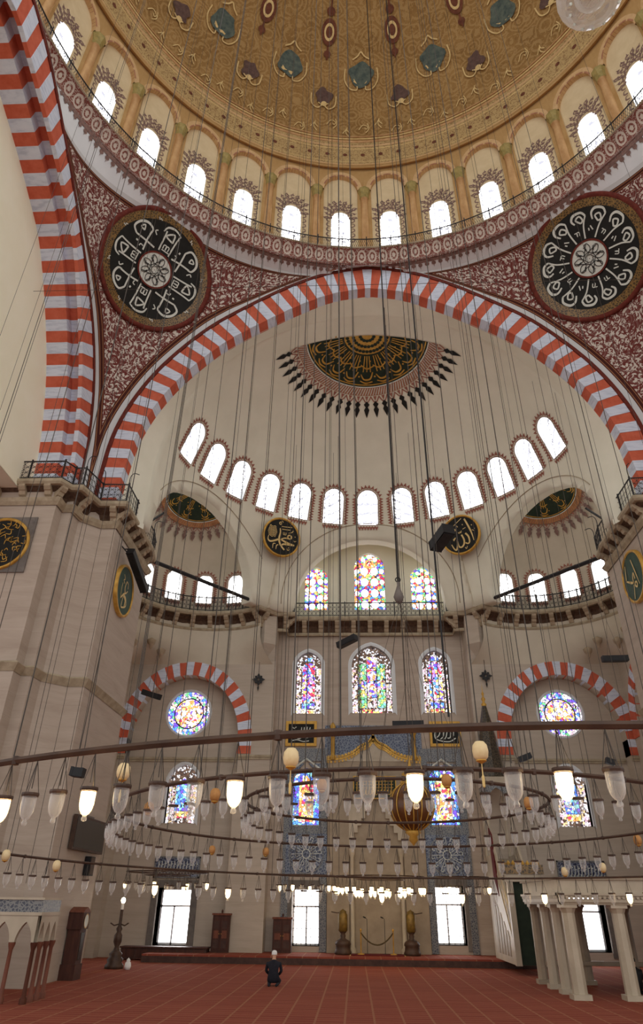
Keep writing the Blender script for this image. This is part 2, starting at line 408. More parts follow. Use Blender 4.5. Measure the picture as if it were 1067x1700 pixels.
for cx, hw, z0, zt in ((-3.2, .62, .5, 2.66), (3.12, .71, .6, 2.82)): CW.append((cx, hw, z0, zt, zt, 'door'))
for cx, hw, z0, zs, zt, k in CW:
    p = arch_pts(hw, z0, zs, zt, 14, .25) if zt > zs else [(-hw, z0), (-hw, zt), (hw, zt), (hw, z0)]
    wall_prism(cut_u if k == 'up' else cut, [(cx+x, z) for x, z in p], YC-.5, YC+2)
mih = [(x, z) for x, z in arch_pts(1.55, .25, 4.2, 6.1, 14, .4)]
boolean(wc, cut); boolean(wu, cut_u); tag(wu, 'pale plaster niche wall over the gallery with three coloured windows', 'wall', kind='structure')
tag(wc, 'beige marble centre wall with the mihrab and stained windows', 'wall', kind='structure')

ROSEX = 9.4
def flank(sx):
    name = 'wall_left' if sx < 0 else 'wall_right'
    w = obj(name, MB().bb(min(sx*4.95, sx*20), max(sx*4.95, sx*20), YF, YF+1.9, 0, 15.0), 'stone_pale')
    c = MB(); ax = sx*ROSEX
    wall_prism(c, [(ax+x, z) for x, z in arch_pts(2.75, -.5, 8.9, 12.0, 20)], YF-.5, YR)
    boolean(w, c)
    c = MB(); q = [(ax+1.08*cos(2*pi*k/28), 10.25+1.08*sin(2*pi*k/28)) for k in range(28)]; wall_prism(c, q, YR-.3, YR+2)
    wall_prism(c, [(ax+.12*-sx+x, z) for x, z in arch_pts(.72, 5.2, 7.0, 7.8, 12, .2)], YR-.3, YR+2)
    wall_prism(c, [(ax+.3*-sx-.74, .45), (ax+.3*-sx-.74, 2.6), (ax+.3*-sx+.74, 2.6), (ax+.3*-sx+.74, .45)], YR-.3, YR+2)
    boolean(w, c)
    tag(w, 'pale stone wall %s of the mihrab wall with rose window recess' % ('left' if sx < 0 else 'right'), 'wall', kind='structure')
    # red and white voussoirs of the blind arch
    N = 27
    for k in range(N):
        a0, a1 = pi-pi*k/N, pi-pi*(k+1)/N
        e = [(2.75*cos(a), 8.9+3.1*sin(a)) for a in (a0, a1)]; g = [(3.42*cos(a), 8.9+3.78*sin(a)) for a in (a0, a1)]
        q = [(ax+e[0][0], e[0][1]), (ax+g[0][0], g[0][1]), (ax+g[1][0], g[1][1]), (ax+e[1][0], e[1][1])]
        pr = .05 if k % 2 else .03
        obj('voussoir', MB().solid([(x, YF-pr, z) for x, z in q], [(x, YR-.02, z) for x, z in q]), 'vous_red' if k % 2 == 0 else 'vous_white', w)
    for s in (-1, 1):       # jamb stones under the springing
        for k in range(2):
            x0 = ax+s*2.75; x1 = ax+s*3.42; z1 = 8.9-k*.36
            obj('voussoir', MB().bb(min(x0, x1), max(x0, x1), YF-.04, YR, z1-.36, z1), 'vous_white' if k % 2 == 0 else 'vous_red', w)
    # string course
    m = MB()
    for x0, x1, y in ((sx*4.95, sx*6.65, YF), (sx*6.65, sx*12.1, YR), (sx*12.15, sx*20, YF)):
        m.bb(min(x0, x1), max(x0, x1), y-.1, y+.2, 8.02, 8.12); m.bb(min(x0, x1), max(x0, x1), y-.06, y+.2, 7.92, 8.02)
    obj('string_course', m, 'cornice_stone', w)
    # side arcade running towards the hall, with its own striped arch
    X0 = sx*12.5; n = 22
    sw = obj('wall_side_left' if sx < 0 else 'wall_side_right', MB().bb(min(X0, sx*14), max(X0, sx*14), 17.9, YF, 0, 15.0), 'stone_pale')
    c = MB(); pr2 = [(21.3+y, z) for y, z in arch_pts(2.75, -.5, 8.9, 12.0, 20)]; c.solid([(sx*11.5, y, z) for y, z in pr2], [(sx*15, y, z) for y, z in pr2]); boolean(sw, c)
    tag(sw, 'side wall with striped arch beside the %s rose window' % ('left' if sx < 0 else 'right'), 'wall', kind='structure')
    for k in range(N):
        a0, a1 = pi-pi*k/N, pi-pi*(k+1)/N
        q = [(21.3+r*cos(a), 8.9+(r+.35)*sin(a)) for r, a in ((2.75, a0), (3.4, a0), (3.4, a1), (2.75, a1))]
        obj('voussoir', MB().solid([(X0-sx*.05, y, z) for y, z in q], [(sx*13.9, y, z) for y, z in q]), 'vous_red' if k % 2 == 0 else 'vous_white', sw)
    return w
WL, WR = flank(-1), flank(1)
# ---- exedra transition, drum and half dome (left and right)
EX, EY, ER = 8.3, 20.35, 4.35
def exedra(sx):
    c = lambda a, r, z: (sx*(EX+r*sin(a)), EY+r*cos(a), z)
    m = MB(); A = [radians(118-i*(118+36)/60) for i in range(61)]
    def corner(a):       # matching point on the rectangular plan below
        x, y = sin(a), cos(a); k = min((12.5-EX)/x if x > 1e-6 else 99, (YF-EY)/y if y > 1e-6 else 99)
        k = min(k, 7); return (sx*(EX+x*k), EY+y*k)
    low = [(*corner(a), 12.55) for a in A]; rows = [[c(a, ER, 15.2) for a in A], [c(a, ER, 13.9) for a in A]]
    for i in range(1, 7):
        t = i/6; e = t*t
        rows.append([tuple(p+(q-p)*e for p, q in zip(c(a, ER, 13.9), l)) if 0 else (c(a, ER, 0)[0]*(1-e)+l[0]*e, c(a, ER, 0)[1]*(1-e)+l[1]*e, 13.9+(12.55-13.9)*t) for a, l in zip(A, low)])
    ex = obj('ceiling_exedra_left' if sx < 0 else 'ceiling_exedra_right', m.grid(rows), 'exedra_plaster', smooth=True)
    tag(ex, '%s half-domed apse above the rose window with four bright windows' % ('left' if sx < 0 else 'right'), 'half dome', kind='structure')
    # drum + half dome, with openings for the windows
    ZS, RZ = 17.6, 4.5
    WA = [radians(x) for x in (55.5, 33, 10.5, -12)]; hw = .42/ER
    m = MB()
    def inside(p):
        t = min(max((19.8-p[2])/4.5, 0), 1); y = (p[1]-14.36)/(1+.19*t); return (hypot(p[0], y) < 9.46) if p[2] < 17.5 else (Vector((p[0], y, p[2]-17.5)).length < 9.46)
    cols = sorted(set([radians(118-i*2) for i in range(90)]+[w+s*hw for w in WA for s in (-1, 1)]), reverse=True)
    zr = [15.2, 15.9]+[15.9+i*.25 for i in range(1, 7)]
    pt = lambda a, e: c(a, ER*cos(e), ZS+RZ*sin(e))
    rows = [[c(a, ER, z) for a in cols] for z in zr+[17.5]]+[[pt(a, radians(e)) for a in cols] for e in range(0, 91, 5)]
    n = len(cols); vs = [p for r in rows for p in r]; fs = []
    for i in range(len(rows)-1):
        for j in range(n-1):
            am = (cols[j]+cols[j+1])/2; zm = (rows[i][j][2]+rows[i+1][j][2])/2
            if 15.9 < zm < 17.5 and any(abs(am-w) < hw*.99 for w in WA): continue
            f = (i*n+j, i*n+j+1, (i+1)*n+j+1, (i+1)*n+j)
            if all(inside(vs[q]) for q in f): continue
            fs.append(f)
    m.add(vs, fs); obj('half_dome', m, 'exedra_plaster', ex, smooth=True)
    q = [(4.96, 25.6), (4.955, 24.5), (5.55, 24.05), (6.5, 24.7)]; b_ = [(4.96, 25.6), (4.96, 24.76), (5.55, 24.74), (6.4, 24.76)]
    obj('corner_block', MB().grid([[(sx*x, y, 15.2) for x, y in q], [(sx*x, y, 13.5) for x, y in q], [(sx*x, y, 12.7) for x, y in b_]]), 'stone_pale', ex)
    # corner bosses of the worn squinch
    for a, z in ((66, 13.3), (58, 12.9), (44, 13.2), (36, 12.8)):
        p = c(radians(a), ER-.1, z); obj('squinch_boss', MB().lathe([(0, -.28), (.06, -.2), (.1, -.05), (.2, .05), (.24, .2), (.05, .32)], 8, p), 'corbel_stone', ex, True)
    # windows
    for k, w in enumerate(WA):
        fr = frame(c(w, ER, 0), (sx*cos(w), -sin(w), 0) if sx > 0 else (cos(w), sin(w), 0), (0, 0, 1))
        win = empty('window_%d' % (60+k+(0 if sx < 0 else 4)), (0, 0, 0), '%s apse window, %s from the mihrab side' % ('left' if sx < 0 else 'right', ('fourth', 'third', 'second', 'first')[k]), 'window', kind='structure')
        ol = arch_pts(.42, 15.9, 17.1, 17.55, 12)
        head = MB(); head.grid([[fr(x, z, .02) for x, z in ol], [fr(x, z, -.45) for x, z in ol]]); obj('reveal', head, 'plaster_white', win)
        # spandrel filling the corners above the arched head
        sp = MB(); top = [(-.42, 17.1), (-.42, 17.56)]+[(-.42+.84*i/12, 17.56) for i in range(1, 12)]+[(.42, 17.56), (.42, 17.1)]
        sp.grid([[fr(x, z, .0) for x, z in [ol[1]]+ol[1:-1]+[ol[-2]]], [fr(x, z, .0) for x, z in top]]); obj('head_spandrel', sp, 'exedra_plaster', win)
        obj('pane', MB().poly([fr(x, z, -.4) for x, z in ol]), 'daylight_exedra', win)
        bars = MB()
        for z in (16.3, 16.7, 17.1): bars.tube([fr(-.42, z, -.36), fr(.42, z, -.36)], .012, 4)
        for x in (-.14, .14): bars.tube([fr(x, 15.9, -.36), fr(x, 17.4, -.36)], .012, 4)
        obj('glazing_bar', bars, 'frame_grey', win)
        teeth(win, ol, fr, .03, .26, 15.9, mp=lambda u, z, h=0, w=w: c(w+sx*u/ER, ER-h, z))
    return ex
def teeth(parent, ol, fr, h, size, zmin, mat='tooth_paint', mp=None, base=True):
    """painted scalloped fringe round a window outline"""
    P = resample(smooth_path(ol, 3), 30); m = MB(); mp = mp or fr
    cx = sum(p[0] for p in P)/len(P); cz = sum(p[1] for p in P)/len(P)
    Q = P+([(P[-1][0]*(1-2*k/7), P[-1][1]) for k in range(1, 7)] if base else [])
    N = len(Q)
    for i in range(N):
        a, b = Q[i], Q[(i+1) % N]
        if not base and i == N-1: continue
        dx, dz = b[0]-a[0], b[1]-a[1]; l = hypot(dx, dz) or 1; nx, nz = -dz/l, dx/l
        mx, mz = (a[0]+b[0])/2, (a[1]+b[1])/2
        if (mx-cx)*nx+(mz-cz)*nz < 0: nx, nz = -nx, -nz
        pts = [(a[0]+nx*size*.25, a[1]+nz*size*.25), (a[0]+nx*size*.55-dx*.05, a[1]+nz*size*.55-dz*.05), (mx+nx*size*1.15, mz+nz*size*1.15), (b[0]+nx*size*.55+dx*.05, b[1]+nz*size*.55+dz*.05), (b[0]+nx*size*.25, b[1]+nz*size*.25), (mx+nx*size*.5, mz+nz*size*.5)]
        m.poly([mp(x, z, h) for x, z in pts])
        m.ribbon([(a[0]+nx*size*.1, a[1]+nz*size*.1), (b[0]+nx*size*.1, b[1]+nz*size*.1)], size*.1, mp, h)
    o = obj('painted_fringe', m, mat, parent); o['kind'] = 'stuff'; return o
EXL, EXR = exedra(-1), exedra(1)

# ---- main semidome over the qibla bay
SCX = Vector((0, 14.36, 17.5)); SR = 9.5
def flare(p):        # the lower wall of the half dome runs back to the gallery
    x, y, z = p; t = min(max((19.8-z)/4.5, 0), 1); return (x, SCX.y+(y-SCX.y)*(1+.19*t), z)
def semi(az, el, R): return (SCX.x+R*cos(el)*sin(az), SCX.y+R*cos(el)*cos(az), SCX.z+R*sin(el))
def semidome():
    A = [radians(-90+i*3) for i in range(61)]; E = [radians(e) for e in range(0, 88, 3)]
    def shell(R): return [[flare((R*sin(a), SCX.y+R*cos(a), z)) for a in A] for z in (15.25, 15.9, 16.7)]+[[flare(semi(a, e, R)) for a in A] for e in E]
    i_, o_ = shell(SR), shell(SR+.55); n = len(A); m = MB(); nr = len(i_)
    top_i = (0, SCX.y, SCX.z+SR); top_o = (0, SCX.y, SCX.z+SR+.55)
    m.v = [p for r in i_ for p in r]+[p for r in o_ for p in r]+[top_i, top_o]; off = n*nr; ti, to = 2*off, 2*off+1
    for i in range(nr-1):
        for j in range(n-1):
            f = (i*n+j, i*n+j+1, (i+1)*n+j+1, (i+1)*n+j); m.f.append(f); m.f.append(tuple(off+q for q in f[::-1]))
    for j in range(n-1):
        m.f.append(((nr-1)*n+j, (nr-1)*n+j+1, ti)); m.f.append((off+(nr-1)*n+j+1, off+(nr-1)*n+j, to))
        m.f.append((j+1, j, off+j, off+j+1))
    for i in range(nr-1):
        for j in (0, n-1): m.f.append((i*n+j, (i+1)*n+j, off+(i+1)*n+j, off+i*n+j) if j == 0 else ((i+1)*n+j, i*n+j, off+i*n+j, off+(i+1)*n+j))
    for j in (0, n-1): m.f.append(((nr-1)*n+j, ti, to, off+(nr-1)*n+j) if j == 0 else (ti, (nr-1)*n+j, off+(nr-1)*n+j, to))
    sd = obj('ceiling_semidome', m, 'plaster', smooth=True)
    cut = MB()
    for sx in (-1, 1):      # mouths of the two exedras
        c = (sx*9.0, 19.5, 14.8); R = 4.4; rows = [[(c[0]+R*sin(pi*i/24)*cos(2*pi*k/40), c[1]+R*sin(pi*i/24)*sin(2*pi*k/40), c[2]+R*cos(pi*i/24)) for k in range(40)] for i in range(1, 24)]
        cut.grid(rows, True); cut.poly(rows[0]); cut.poly(rows[-1][::-1])
    npr = [(x, z) for x, z in arch_pts(4.05, 14.0, 15.6, 19.3, 24)]
    cut.solid([(x, 20, z) for x, z in npr], [(x, 27, z) for x, z in npr])
    el = radians(21.6)
    for k in range(-6, 7):
        az = radians(12.6*k); d = Vector((cos(el)*sin(az), cos(el)*cos(az), sin(el))); x = Vector((cos(az), -sin(az), 0)); z = d.cross(x)*-1
        if z.z < 0: z = -z
        ol = arch_pts(.56, -1.0, .42, .98, 12); a = [SCX+d*(SR-.8)+x*u+z*v for u, v in ol]; b = [SCX+d*(SR+1.2)+x*u+z*v for u, v in ol]
        cut.solid(a, b)
    boolean(sd, cut)
    tag(sd, 'white plaster half dome over the mihrab bay with an arc of windows', 'half dome', kind='structure')
    for k in range(-6, 7):
        az = radians(12.6*k); d = Vector((cos(el)*sin(az), cos(el)*cos(az), sin(el))); x = Vector((cos(az), -sin(az), 0)); z = d.cross(x)
        if z.z < 0: z = -z
        ol = arch_pts(.56, -1.0, .42, .98, 12)
        win = empty('window_%d' % (30+k+6), (0, 0, 0), 'arched half-dome window, number %d of 13 from the left' % (k+7), 'window', kind='structure')
        fl = lambda u, v, h, d=d, x=x, z=z: SCX+d*(SR-h)+x*u+z*v
        def sph(u, v, h, d=d, x=x, z=z): return SCX+(d*SR+x*u+z*v).normalized()*(SR-h)
        rv = MB().grid([[sph(u, v, .015) for u, v in ol], [fl(u, v, -.42) for u, v in ol]]); rv.grid([[sph(-.56+1.12*i/4, -1.0, .015) for i in range(5)], [fl(-.56+1.12*i/4, -1.0, -.42) for i in range(5)]])
        obj('reveal', rv, 'plaster_white', win)
        obj('pane', MB().poly([fl(u, v, -.3) for u, v in ol]), 'daylight_lattice', win)
        teeth(win, ol, None, .02, .29, -1, mp=sph)
    # barrel strip between the arch soffit and the semidome edge; niche barrel and back
    fold = offset_in([(-x, z) for x, z in QOH[::-1]]+list(QOH[1:]), lambda t: 1.35-.65*abs(2*t-1)**1.5)
    fr_ = resample(fold, 90); rows = []
    circ = []
    for k in range(91):
        a = pi*(k/90); 
    half = [(-9.5, 15.0), (-9.5, 16.2)]+[(-9.5*cos(pi*k/60), 17.5+9.5*sin(pi*k/60)) for k in range(61)]+[(9.5, 16.2), (9.5, 15.0)]
    cr = resample(half, 90)
    m = MB().grid([[(p[0]*(1-t)+q[0]*t, 13.55+(14.4-13.55)*t, p[1]*(1-t)+q[1]*t) for p, q in zip(fr_, cr)] for t in (0, .35, .7, 1)])
    obj('vault_strip', m, 'plaster', sd, True)
    pr = arch_pts(4.05, 14.9, 15.6, 19.3, 24); back = [(x, YC-.01, z) for x, z in arch_pts(4.7, 14.9, 15.7, 20.3, 24)]; front = []
    for x, z in pr:
        q = SR*SR-x*x-(max(z-17.5, 0))**2; front.append(flare((x, SCX.y+sqrt(q)-.005, z)))
    obj('niche_soffit', MB().grid([front, [tuple(a+(b-a)*.5 for a, b in zip(f, k)) for f, k in zip(front, back)], back]), 'plaster', sd, True)
    # thin painted mouldings round the niche and the exedra mouths
    def line3(pts, name, r=.03): obj(name, MB().tube(pts, r, 5), 'cornice_stone', sd)
    pts = []
    for k in range(0, 41):
        a = pi*k/40; x, z = 4.75*cos(a), 15.6+4.5*sin(a); q = SR*SR-x*x-(max(z-17.5, 0))**2; pts.append(flare((x, SCX.y+sqrt(q)-.02, z)))
    line3(pts, 'arch_line', .025)
    for sx in (-1, 1):
        c2 = Vector((sx*9.0, 19.5, 14.8)); r2_ = 4.95; dv = c2-SCX; L = dv.length; a_ = (L*L+SR*SR-r2_*r2_)/(2*L); h = sqrt(SR*SR-a_*a_); w = dv/L; mm = SCX+w*a_; uu = w.cross(Vector((0, 0, 1))).normalized(); vv = uu.cross(w)
        P = [mm+(uu*cos(t)+vv*sin(t))*h for t in [pi*i/40 for i in range(0, 41)]]; P = [p for p in P if p.z > 17.4 and p.y > SCX.y+.3]
        line3([flare(SCX+(p-SCX).normalized()*(SR-.02)) for p in P], 'arch_line', .02)
    return sd
SEMI = semidome()

# ---- qibla arch and side arches with striped voussoirs
def full(h): return [(-x, z) for x, z in h[::-1]]+list(h[1:])
QN = 79
qa = empty('trim_10', (0, 0, 0), 'great red and white striped arch in front of the mihrab half dome', 'arch', kind='structure')
qo = resample(full(QOH), QN); qf = offset_in(qo, lambda t: 1.35-.65*abs(2*t-1)**1.5)
for k in range(QN):
    q = [qo[k], qo[k+1], qf[k+1], qf[k]]; pr = .02 if k % 2 else 0
    obj('voussoir', MB().solid([(x, YQ-pr, z) for x, z in q], [(x, YQ+.62, z) for x, z in q]), 'vous_red' if k % 2 == 0 else 'vous_white', qa)
qb = offset_in(qo, lambda t: -.17)
obj('border', MB().grid([[(x, YQ+.1, z) for x, z in qo], [(x, YQ-.06, z) for x, z in qo], [(x, YQ-.06, z) for x, z in qb], [(x, YQ+.2, z) for x, z in qb]]), 'border_red', qa)
def side_arch(sx):
    sa = empty('trim_%d' % (12+sx), (0, 0, 0), 'great striped side arch on the %s' % ('left' if sx < 0 else 'right'), 'arch', kind='structure')
    so = resample(full(SOH), 77); si = resample(full(SIH), 77)
    xs = [11.8, 12.0, 12.42, 12.45, 13.3]; up_ = [0, .0, .2, .0, .0]
    for k in range(77):
        y0 = YSC+so[k][0]
        if y0 < -9: continue
        pr = .02 if k % 2 else 0
        a, b, c, d = so[k], so[k+1], si[k+1], si[k]
        def ring(x, rec): return [(sx*x, YSC+a[0], a[1]), (sx*x, YSC+b[0], b[1]), (sx*x, YSC+c[0]+(b[0]-c[0])*rec, c[1]+(b[1]-c[1])*rec), (sx*x, YSC+d[0]+(a[0]-d[0])*rec, d[1]+(a[1]-d[1])*rec)]
        m = MB(); R = [ring(11.8-pr, 0.0), ring(11.95, .0), ring(11.96, .42), ring(12.4, .42), ring(12.41, 0.0), ring(13.3, 0.0)]
        m.grid([r+[r[0]] for r in R]); m.poly(R[0]); m.poly(R[-1][::-1])
        obj('voussoir', m, 'vous_red' if k % 2 == 0 else 'vous_white', sa)
    sb = offset_in(so, lambda t: -.17)
    obj('border', MB().grid([[(sx*(XS+.1), YSC+y, z) for y, z in so], [(sx*(XS-.06), YSC+y, z) for y, z in so], [(sx*(XS-.06), YSC+y, z) for y, z in sb], [(sx*(XS+.2), YSC+y, z) for y, z in sb]]), 'border_red', sa)
    # tympanum wall behind the arch
    T = [(sx*13.28, YSC+y, z) for y, z in si]
    m = MB(); m.grid([T, [(sx*13.28, YSC+y, 15.0) for y, z in si]])
    o = obj('wall_tympanum_left' if sx < 0 else 'wall_tympanum_right', m, 'plaster_cream'); tag(o, 'cream plaster tympanum wall inside the %s side arch' % ('left' if sx < 0 else 'right'), 'wall', kind='structure')
side_arch(-1); side_arch(1)

# ---- pendentives
def pend_pt(z, t):
    x0 = interp_z(QOH, z); y1 = YSC+interp_z(SOH, z); cx, cy = -XS, YQ
    ax, ay = -x0-cx, 0.0; bx, by = 0.0, y1-cy
    return Vector((cx+ax*(1-sin(t))+bx*(1-cos(t)), cy+ay*(1-sin(t))+by*(1-cos(t)), z))
def pend_top(t):
    u = min(max((t-radians(35))/radians(55), 0), 1); return 28.45-1.15*u*u*(3-2*u)
def pendentive(sx):
    NT_ = 72; FR = [0]
    while FR[-1] < 1: FR.append(min(1, FR[-1]+(.005 if FR[-1] < .06 else (.01 if FR[-1] < .25 else .016))))
    T = [pi/2*j/NT_ for j in range(NT_+1)]
    rows = [[pend_pt(pend_top(t)+(15.2-pend_top(t))*f, t) for t in T] for f in FR]
    edge = []; puv = []; dcol = [0.0]*(NT_+1)
    for i, r in enumerate(rows):
        s = [0.0]
        for a, b in zip(r, r[1:]): s.append(s[-1]+(b-a).length)
        def slope(c, zq):
            a, b = interp_z(c, zq+.1), interp_z(c, zq-.1); return .2/hypot(.2, b-a)
        for j in range(NT_+1):
            zq = r[j].z; kq, ks = slope(QOH, zq), slope(SOH, zq)
            if i: dcol[j] += (rows[i][j]-rows[i-1][j]).length
            zk = 1.05+1.1*min(max((zq-26.2)/2.2, 0), 1); zs_ = 1.05+.9*min(max((zq-24.5)/2.6, 0), 1)
            edge.append(min(s[j]*kq*zk, (s[-1]-s[j])*ks*zs_, dcol[j]*1.2+.2)); puv.append((s[j]-s[-1]/2, zq, 0))
    m = MB().grid([[(p.x*-sx if sx > 0 else p.x, p.y, p.z) for p in r] for r in rows])
    if sx > 0: m.v = [(-x if x < 0 else x, y, z) for x, y, z in m.v]
    pe = obj('ceiling_pendentive_left' if sx < 0 else 'ceiling_pendentive_right', m, 'pendentive_paint', smooth=True)
    a = pe.data.attributes.new('edge', 'FLOAT', 'POINT'); a.data.foreach_set('value', [max(0, e) for e in edge])
    b = pe.data.attributes.new('puv', 'FLOAT_VECTOR', 'POINT'); b.data.foreach_set('vector', [c for p in puv for c in p])
    tag(pe, 'white pendentive painted with red arabesques on the %s' % ('left' if sx < 0 else 'right'), 'pendentive', kind='structure')
    return pe
PL, PR = pendentive(-1), pendentive(1)
def finial(par, o, x, z, L):
    f = frame(o, x, z); m = MB(); m.poly([f(-.04, -L*.5), f(0, -L*.62), f(.04, -L*.5), f(.16, -.05), f(.12, .12), f(.0, L*.3), f(-.12, .12), f(-.16, -.05)]); m.ribbon([(0, L*.3), (0, L*.6)], .03, f); obj('painted_finial', m, 'tooth_paint', par)
    m = MB()
    for u, v in ((0, .05), (-.07, -.08), (.07, -.08), (0, -.2)): m.disc((u, v), .035, f, .01, 6)
    obj('finial_spots', m, 'letter_white', par)
finial(PL, (-1.75, 12.78, 28.62), (0, 0, 1), (1, 0, 0), .8); finial(PR, (1.75, 12.78, 28.62), (0, 0, 1), (-1, 0, 0), .8)
for sx, par in ((-1, PL), (1, PR)):
    q = pend_pt(17.6, radians(45)); finial(par, (sx*-q.x-sx*.05, q.y-.05, 17.6), (.7, -sx*-.7*1, 0) if sx < 0 else (.7, -.7, 0), (0, 0, -1), .9)

# ---- aisle ceilings beside the great arches
for nm, b, lab in (('ceiling_aisle_left', (-24, -13.3, -6, 25, 15.0, 15.5), 'plain plaster ceiling of the left aisle'), ('ceiling_aisle_right', (13.3, 24, -6, 25, 15.0, 15.5), 'plain plaster ceiling of the right aisle')):
    tag(obj(nm, MB().bb(*b), 'plaster'), lab, 'ceiling', kind='structure')
# ---- main dome : cornice, drum with window bays, painted hemisphere
DOME = empty('ceiling', (0, 0, 0), 'great golden painted dome on a ring of arched windows', 'dome', kind='structure')
AZ0, AZ1 = -118.125, 118.125
def ringrows(prof, n=126): return [[(r*sin(radians(AZ0+(AZ1-AZ0)*k/n)), r*cos(radians(AZ0+(AZ1-AZ0)*k/n)), z) for k in range(n+1)] for r, z in prof]
# painted cornice with scroll band
prof = [(12.58, 28.6), (12.62, 28.75), (12.6, 28.95), (12.55, 29.2), (12.45, 29.38), (12.3, 29.5)]
m = MB().grid(ringrows(prof)); cb = obj('scroll_cornice', m, 'scroll_band', DOME, True)
uv = []
for i, (r, z) in enumerate(prof):
    for k in range(127): uv += [radians(AZ0+(AZ1-AZ0)*k/126)*12.5, min(max((i-1)/4.0, 0), 1), 0]
a = cb.data.attributes.new('puv', 'FLOAT_VECTOR', 'POINT'); a.data.foreach_set('vector', uv)
lowp = [pend_pt(pend_top(pi/2*j/40), pi/2*j/40) for j in range(41)][::-1]; x_ = -lowp[-1].x
def z_on(c, d):
    for p, q in zip(c, c[1:]):
        if p[0] <= d <= q[0]: return p[1]+(q[1]-p[1])*(d-p[0])/((q[0]-p[0]) or 1)
    return c[0][1]
crown = [(-x_+2*x_*k/24, YQ-.08) for k in range(1, 24)]
ysd = lowp[0].y-YSC; lowl = [(-XS+.08, YSC-ysd+2*ysd*k/24, z_on(SOH, abs(-ysd+2*ysd*k/24))+.16) for k in range(0, 24)]+[tuple(p) for p in lowp]
wb = lowl+[(x, y, z_on(QOH, abs(x))+.16) for x, y in crown]+[(-x, y, z) for x, y, z in lowl[::-1]]
obj('white_band', MB().grid([wb, [(x*(.5+6.29/hypot(x, y)), y*(.5+6.29/hypot(x, y)), z*.45+28.66*.55) for x, y, z in wb], [(x*12.58/hypot(x, y), y*12.58/hypot(x, y), 28.7) for x, y, z in wb]]), 'plaster_white', DOME, True)
obj('gallery_floor', MB().grid(ringrows([(12.3, 29.5), (12.25, 29.52), (12.25, 29.57), (13.6, 29.57)])), 'cornice_stone', DOME)
tf = MB(); WBA = [(atan2(x, y), Vector((x, y, z))) for x, y, z in wb]
def band_pt(az, v):       # point on the white band, v metres below the cornice
    for (a0, p0), (a1, p1) in zip(WBA, WBA[1:]):
        if a0 <= az <= a1: lo = p0+(p1-p0)*((az-a0)/((a1-a0) or 1)); break
    else: return None
    mid = Vector((lo.x*(.5+6.29/hypot(lo.x, lo.y)), lo.y*(.5+6.29/hypot(lo.x, lo.y)), lo.z*.45+28.66*.55)); t_ = Vector((lo.x*12.58/hypot(lo.x, lo.y), lo.y*12.58/hypot(lo.x, lo.y), 28.7))
    L1 = (mid-t_).length; p = t_+(mid-t_)*(v/L1) if v < L1 else mid+(lo-mid)*((v-L1)/((lo-mid).length or 1)); q = Vector((-p.x, -p.y, -6)).normalized(); return p+q*.03
for k in range(-64, 65):       # hanging trefoil fringe
    a = radians(k*1.45)
    if band_pt(a-.03, .1) is None or band_pt(a+.03, .1) is None: continue
    def mp(u, v, h=0, a=a): return band_pt(a+u*1.4/12.5, .02-min(v, 0)*1.3)
    for (cx, cz, rr) in ((-.075, -.14, .066), (.075, -.14, .066), (0, -.27, .075)): tf.disc((cx, cz), rr, mp, n=8)
    tf.poly([mp(-.12, 0), mp(.12, 0), mp(.05, -.2), mp(-.05, -.2)]); tf.poly([mp(-.014, -.33), mp(.014, -.33), mp(0, -.45)])
o = obj('trefoil_fringe', tf, 'crest_paint', DOME); o['kind'] = 'stuff'
# drum bays
DR = 13.25; BW = 11.25; HB = radians(BW/2)*DR
def cyl(u, z, h=0): R = DR-h; return (R*sin(u/DR), R*cos(u/DR), z)
pan = arch_pts(.93, 29.5, 35.5, 36.75, 16); win_ol = arch_pts(.5, 30.45, 33.15, 33.75, 16)
rect = [(-HB, 29.5), (-HB, 35.5), (-HB, 37.7)]+[(-HB+2*HB*k/16, 37.7) for k in range(1, 16)]+[(HB, 37.7), (HB, 35.5), (HB, 29.5)]
pan_w = [pan[0], pan[1], pan[1]]+pan[2:-2]+[pan[-2], pan[-2], pan[-1]]
bay = {}
bay['bay_wall'] = (mesh_of('bay_wall', MB().grid([[cyl(*p) for p in pan_w], [cyl(*p) for p in rect]]), 'dome_gold'))
mm = MB().grid([[cyl(x, z, -.12) for x, z in pan], [cyl(x, z, -.12) for x, z in win_ol]]); mm.grid([[cyl(x, z) for x, z in pan], [cyl(x, z, -.12) for x, z in pan]])
bay['bay_panel'] = mesh_of('bay_panel', mm, 'panel_cream')
def arcband(r0, r1, h0, h1, a0=0, a1=pi, n=20):
    m = MB(); q = lambda r, a, h: cyl(r*cos(a), 35.45+r*1.33*sin(a), h); A = [a0+(a1-a0)*k/n for k in range(n+1)]
    return m.grid([[q(r0, a, h0) for a in A], [q(r0, a, h1) for a in A], [q(r1, a, h1) for a in A], [q(r1, a, h0) for a in A]])
bay['bay_arch'] = mesh_of('bay_arch', arcband(.93, 1.2, -.12, .12), 'arch_tan')
mm = MB()
for k in range(5): mm.v, mm.f = (lambda x: (mm.v+x.v, mm.f+[tuple(i+len(mm.v) for i in f) for f in x.f]))(arcband(.93, 1.0, -.1, .13, pi*.08+k*pi*.17, pi*.08+k*pi*.17+pi*.14, 5))
bay['bay_voussoirs'] = mesh_of('bay_voussoirs', mm, 'arch_brown')
mm = MB()
mm.lathe([(.22, 29.5), (.28, 29.52), (.28, 30.0), (.22, 30.1), (.2, 32), (.19, 34.6), (.23, 34.7)], 10, (HB*0, 0, 0)); mm.v = [(x+DR*sin(radians(BW/2)), y+DR*cos(radians(BW/2)), z) for x, y, z in mm.v]
bay['column'] = mesh_of('column', mm, 'marble_tan', True)
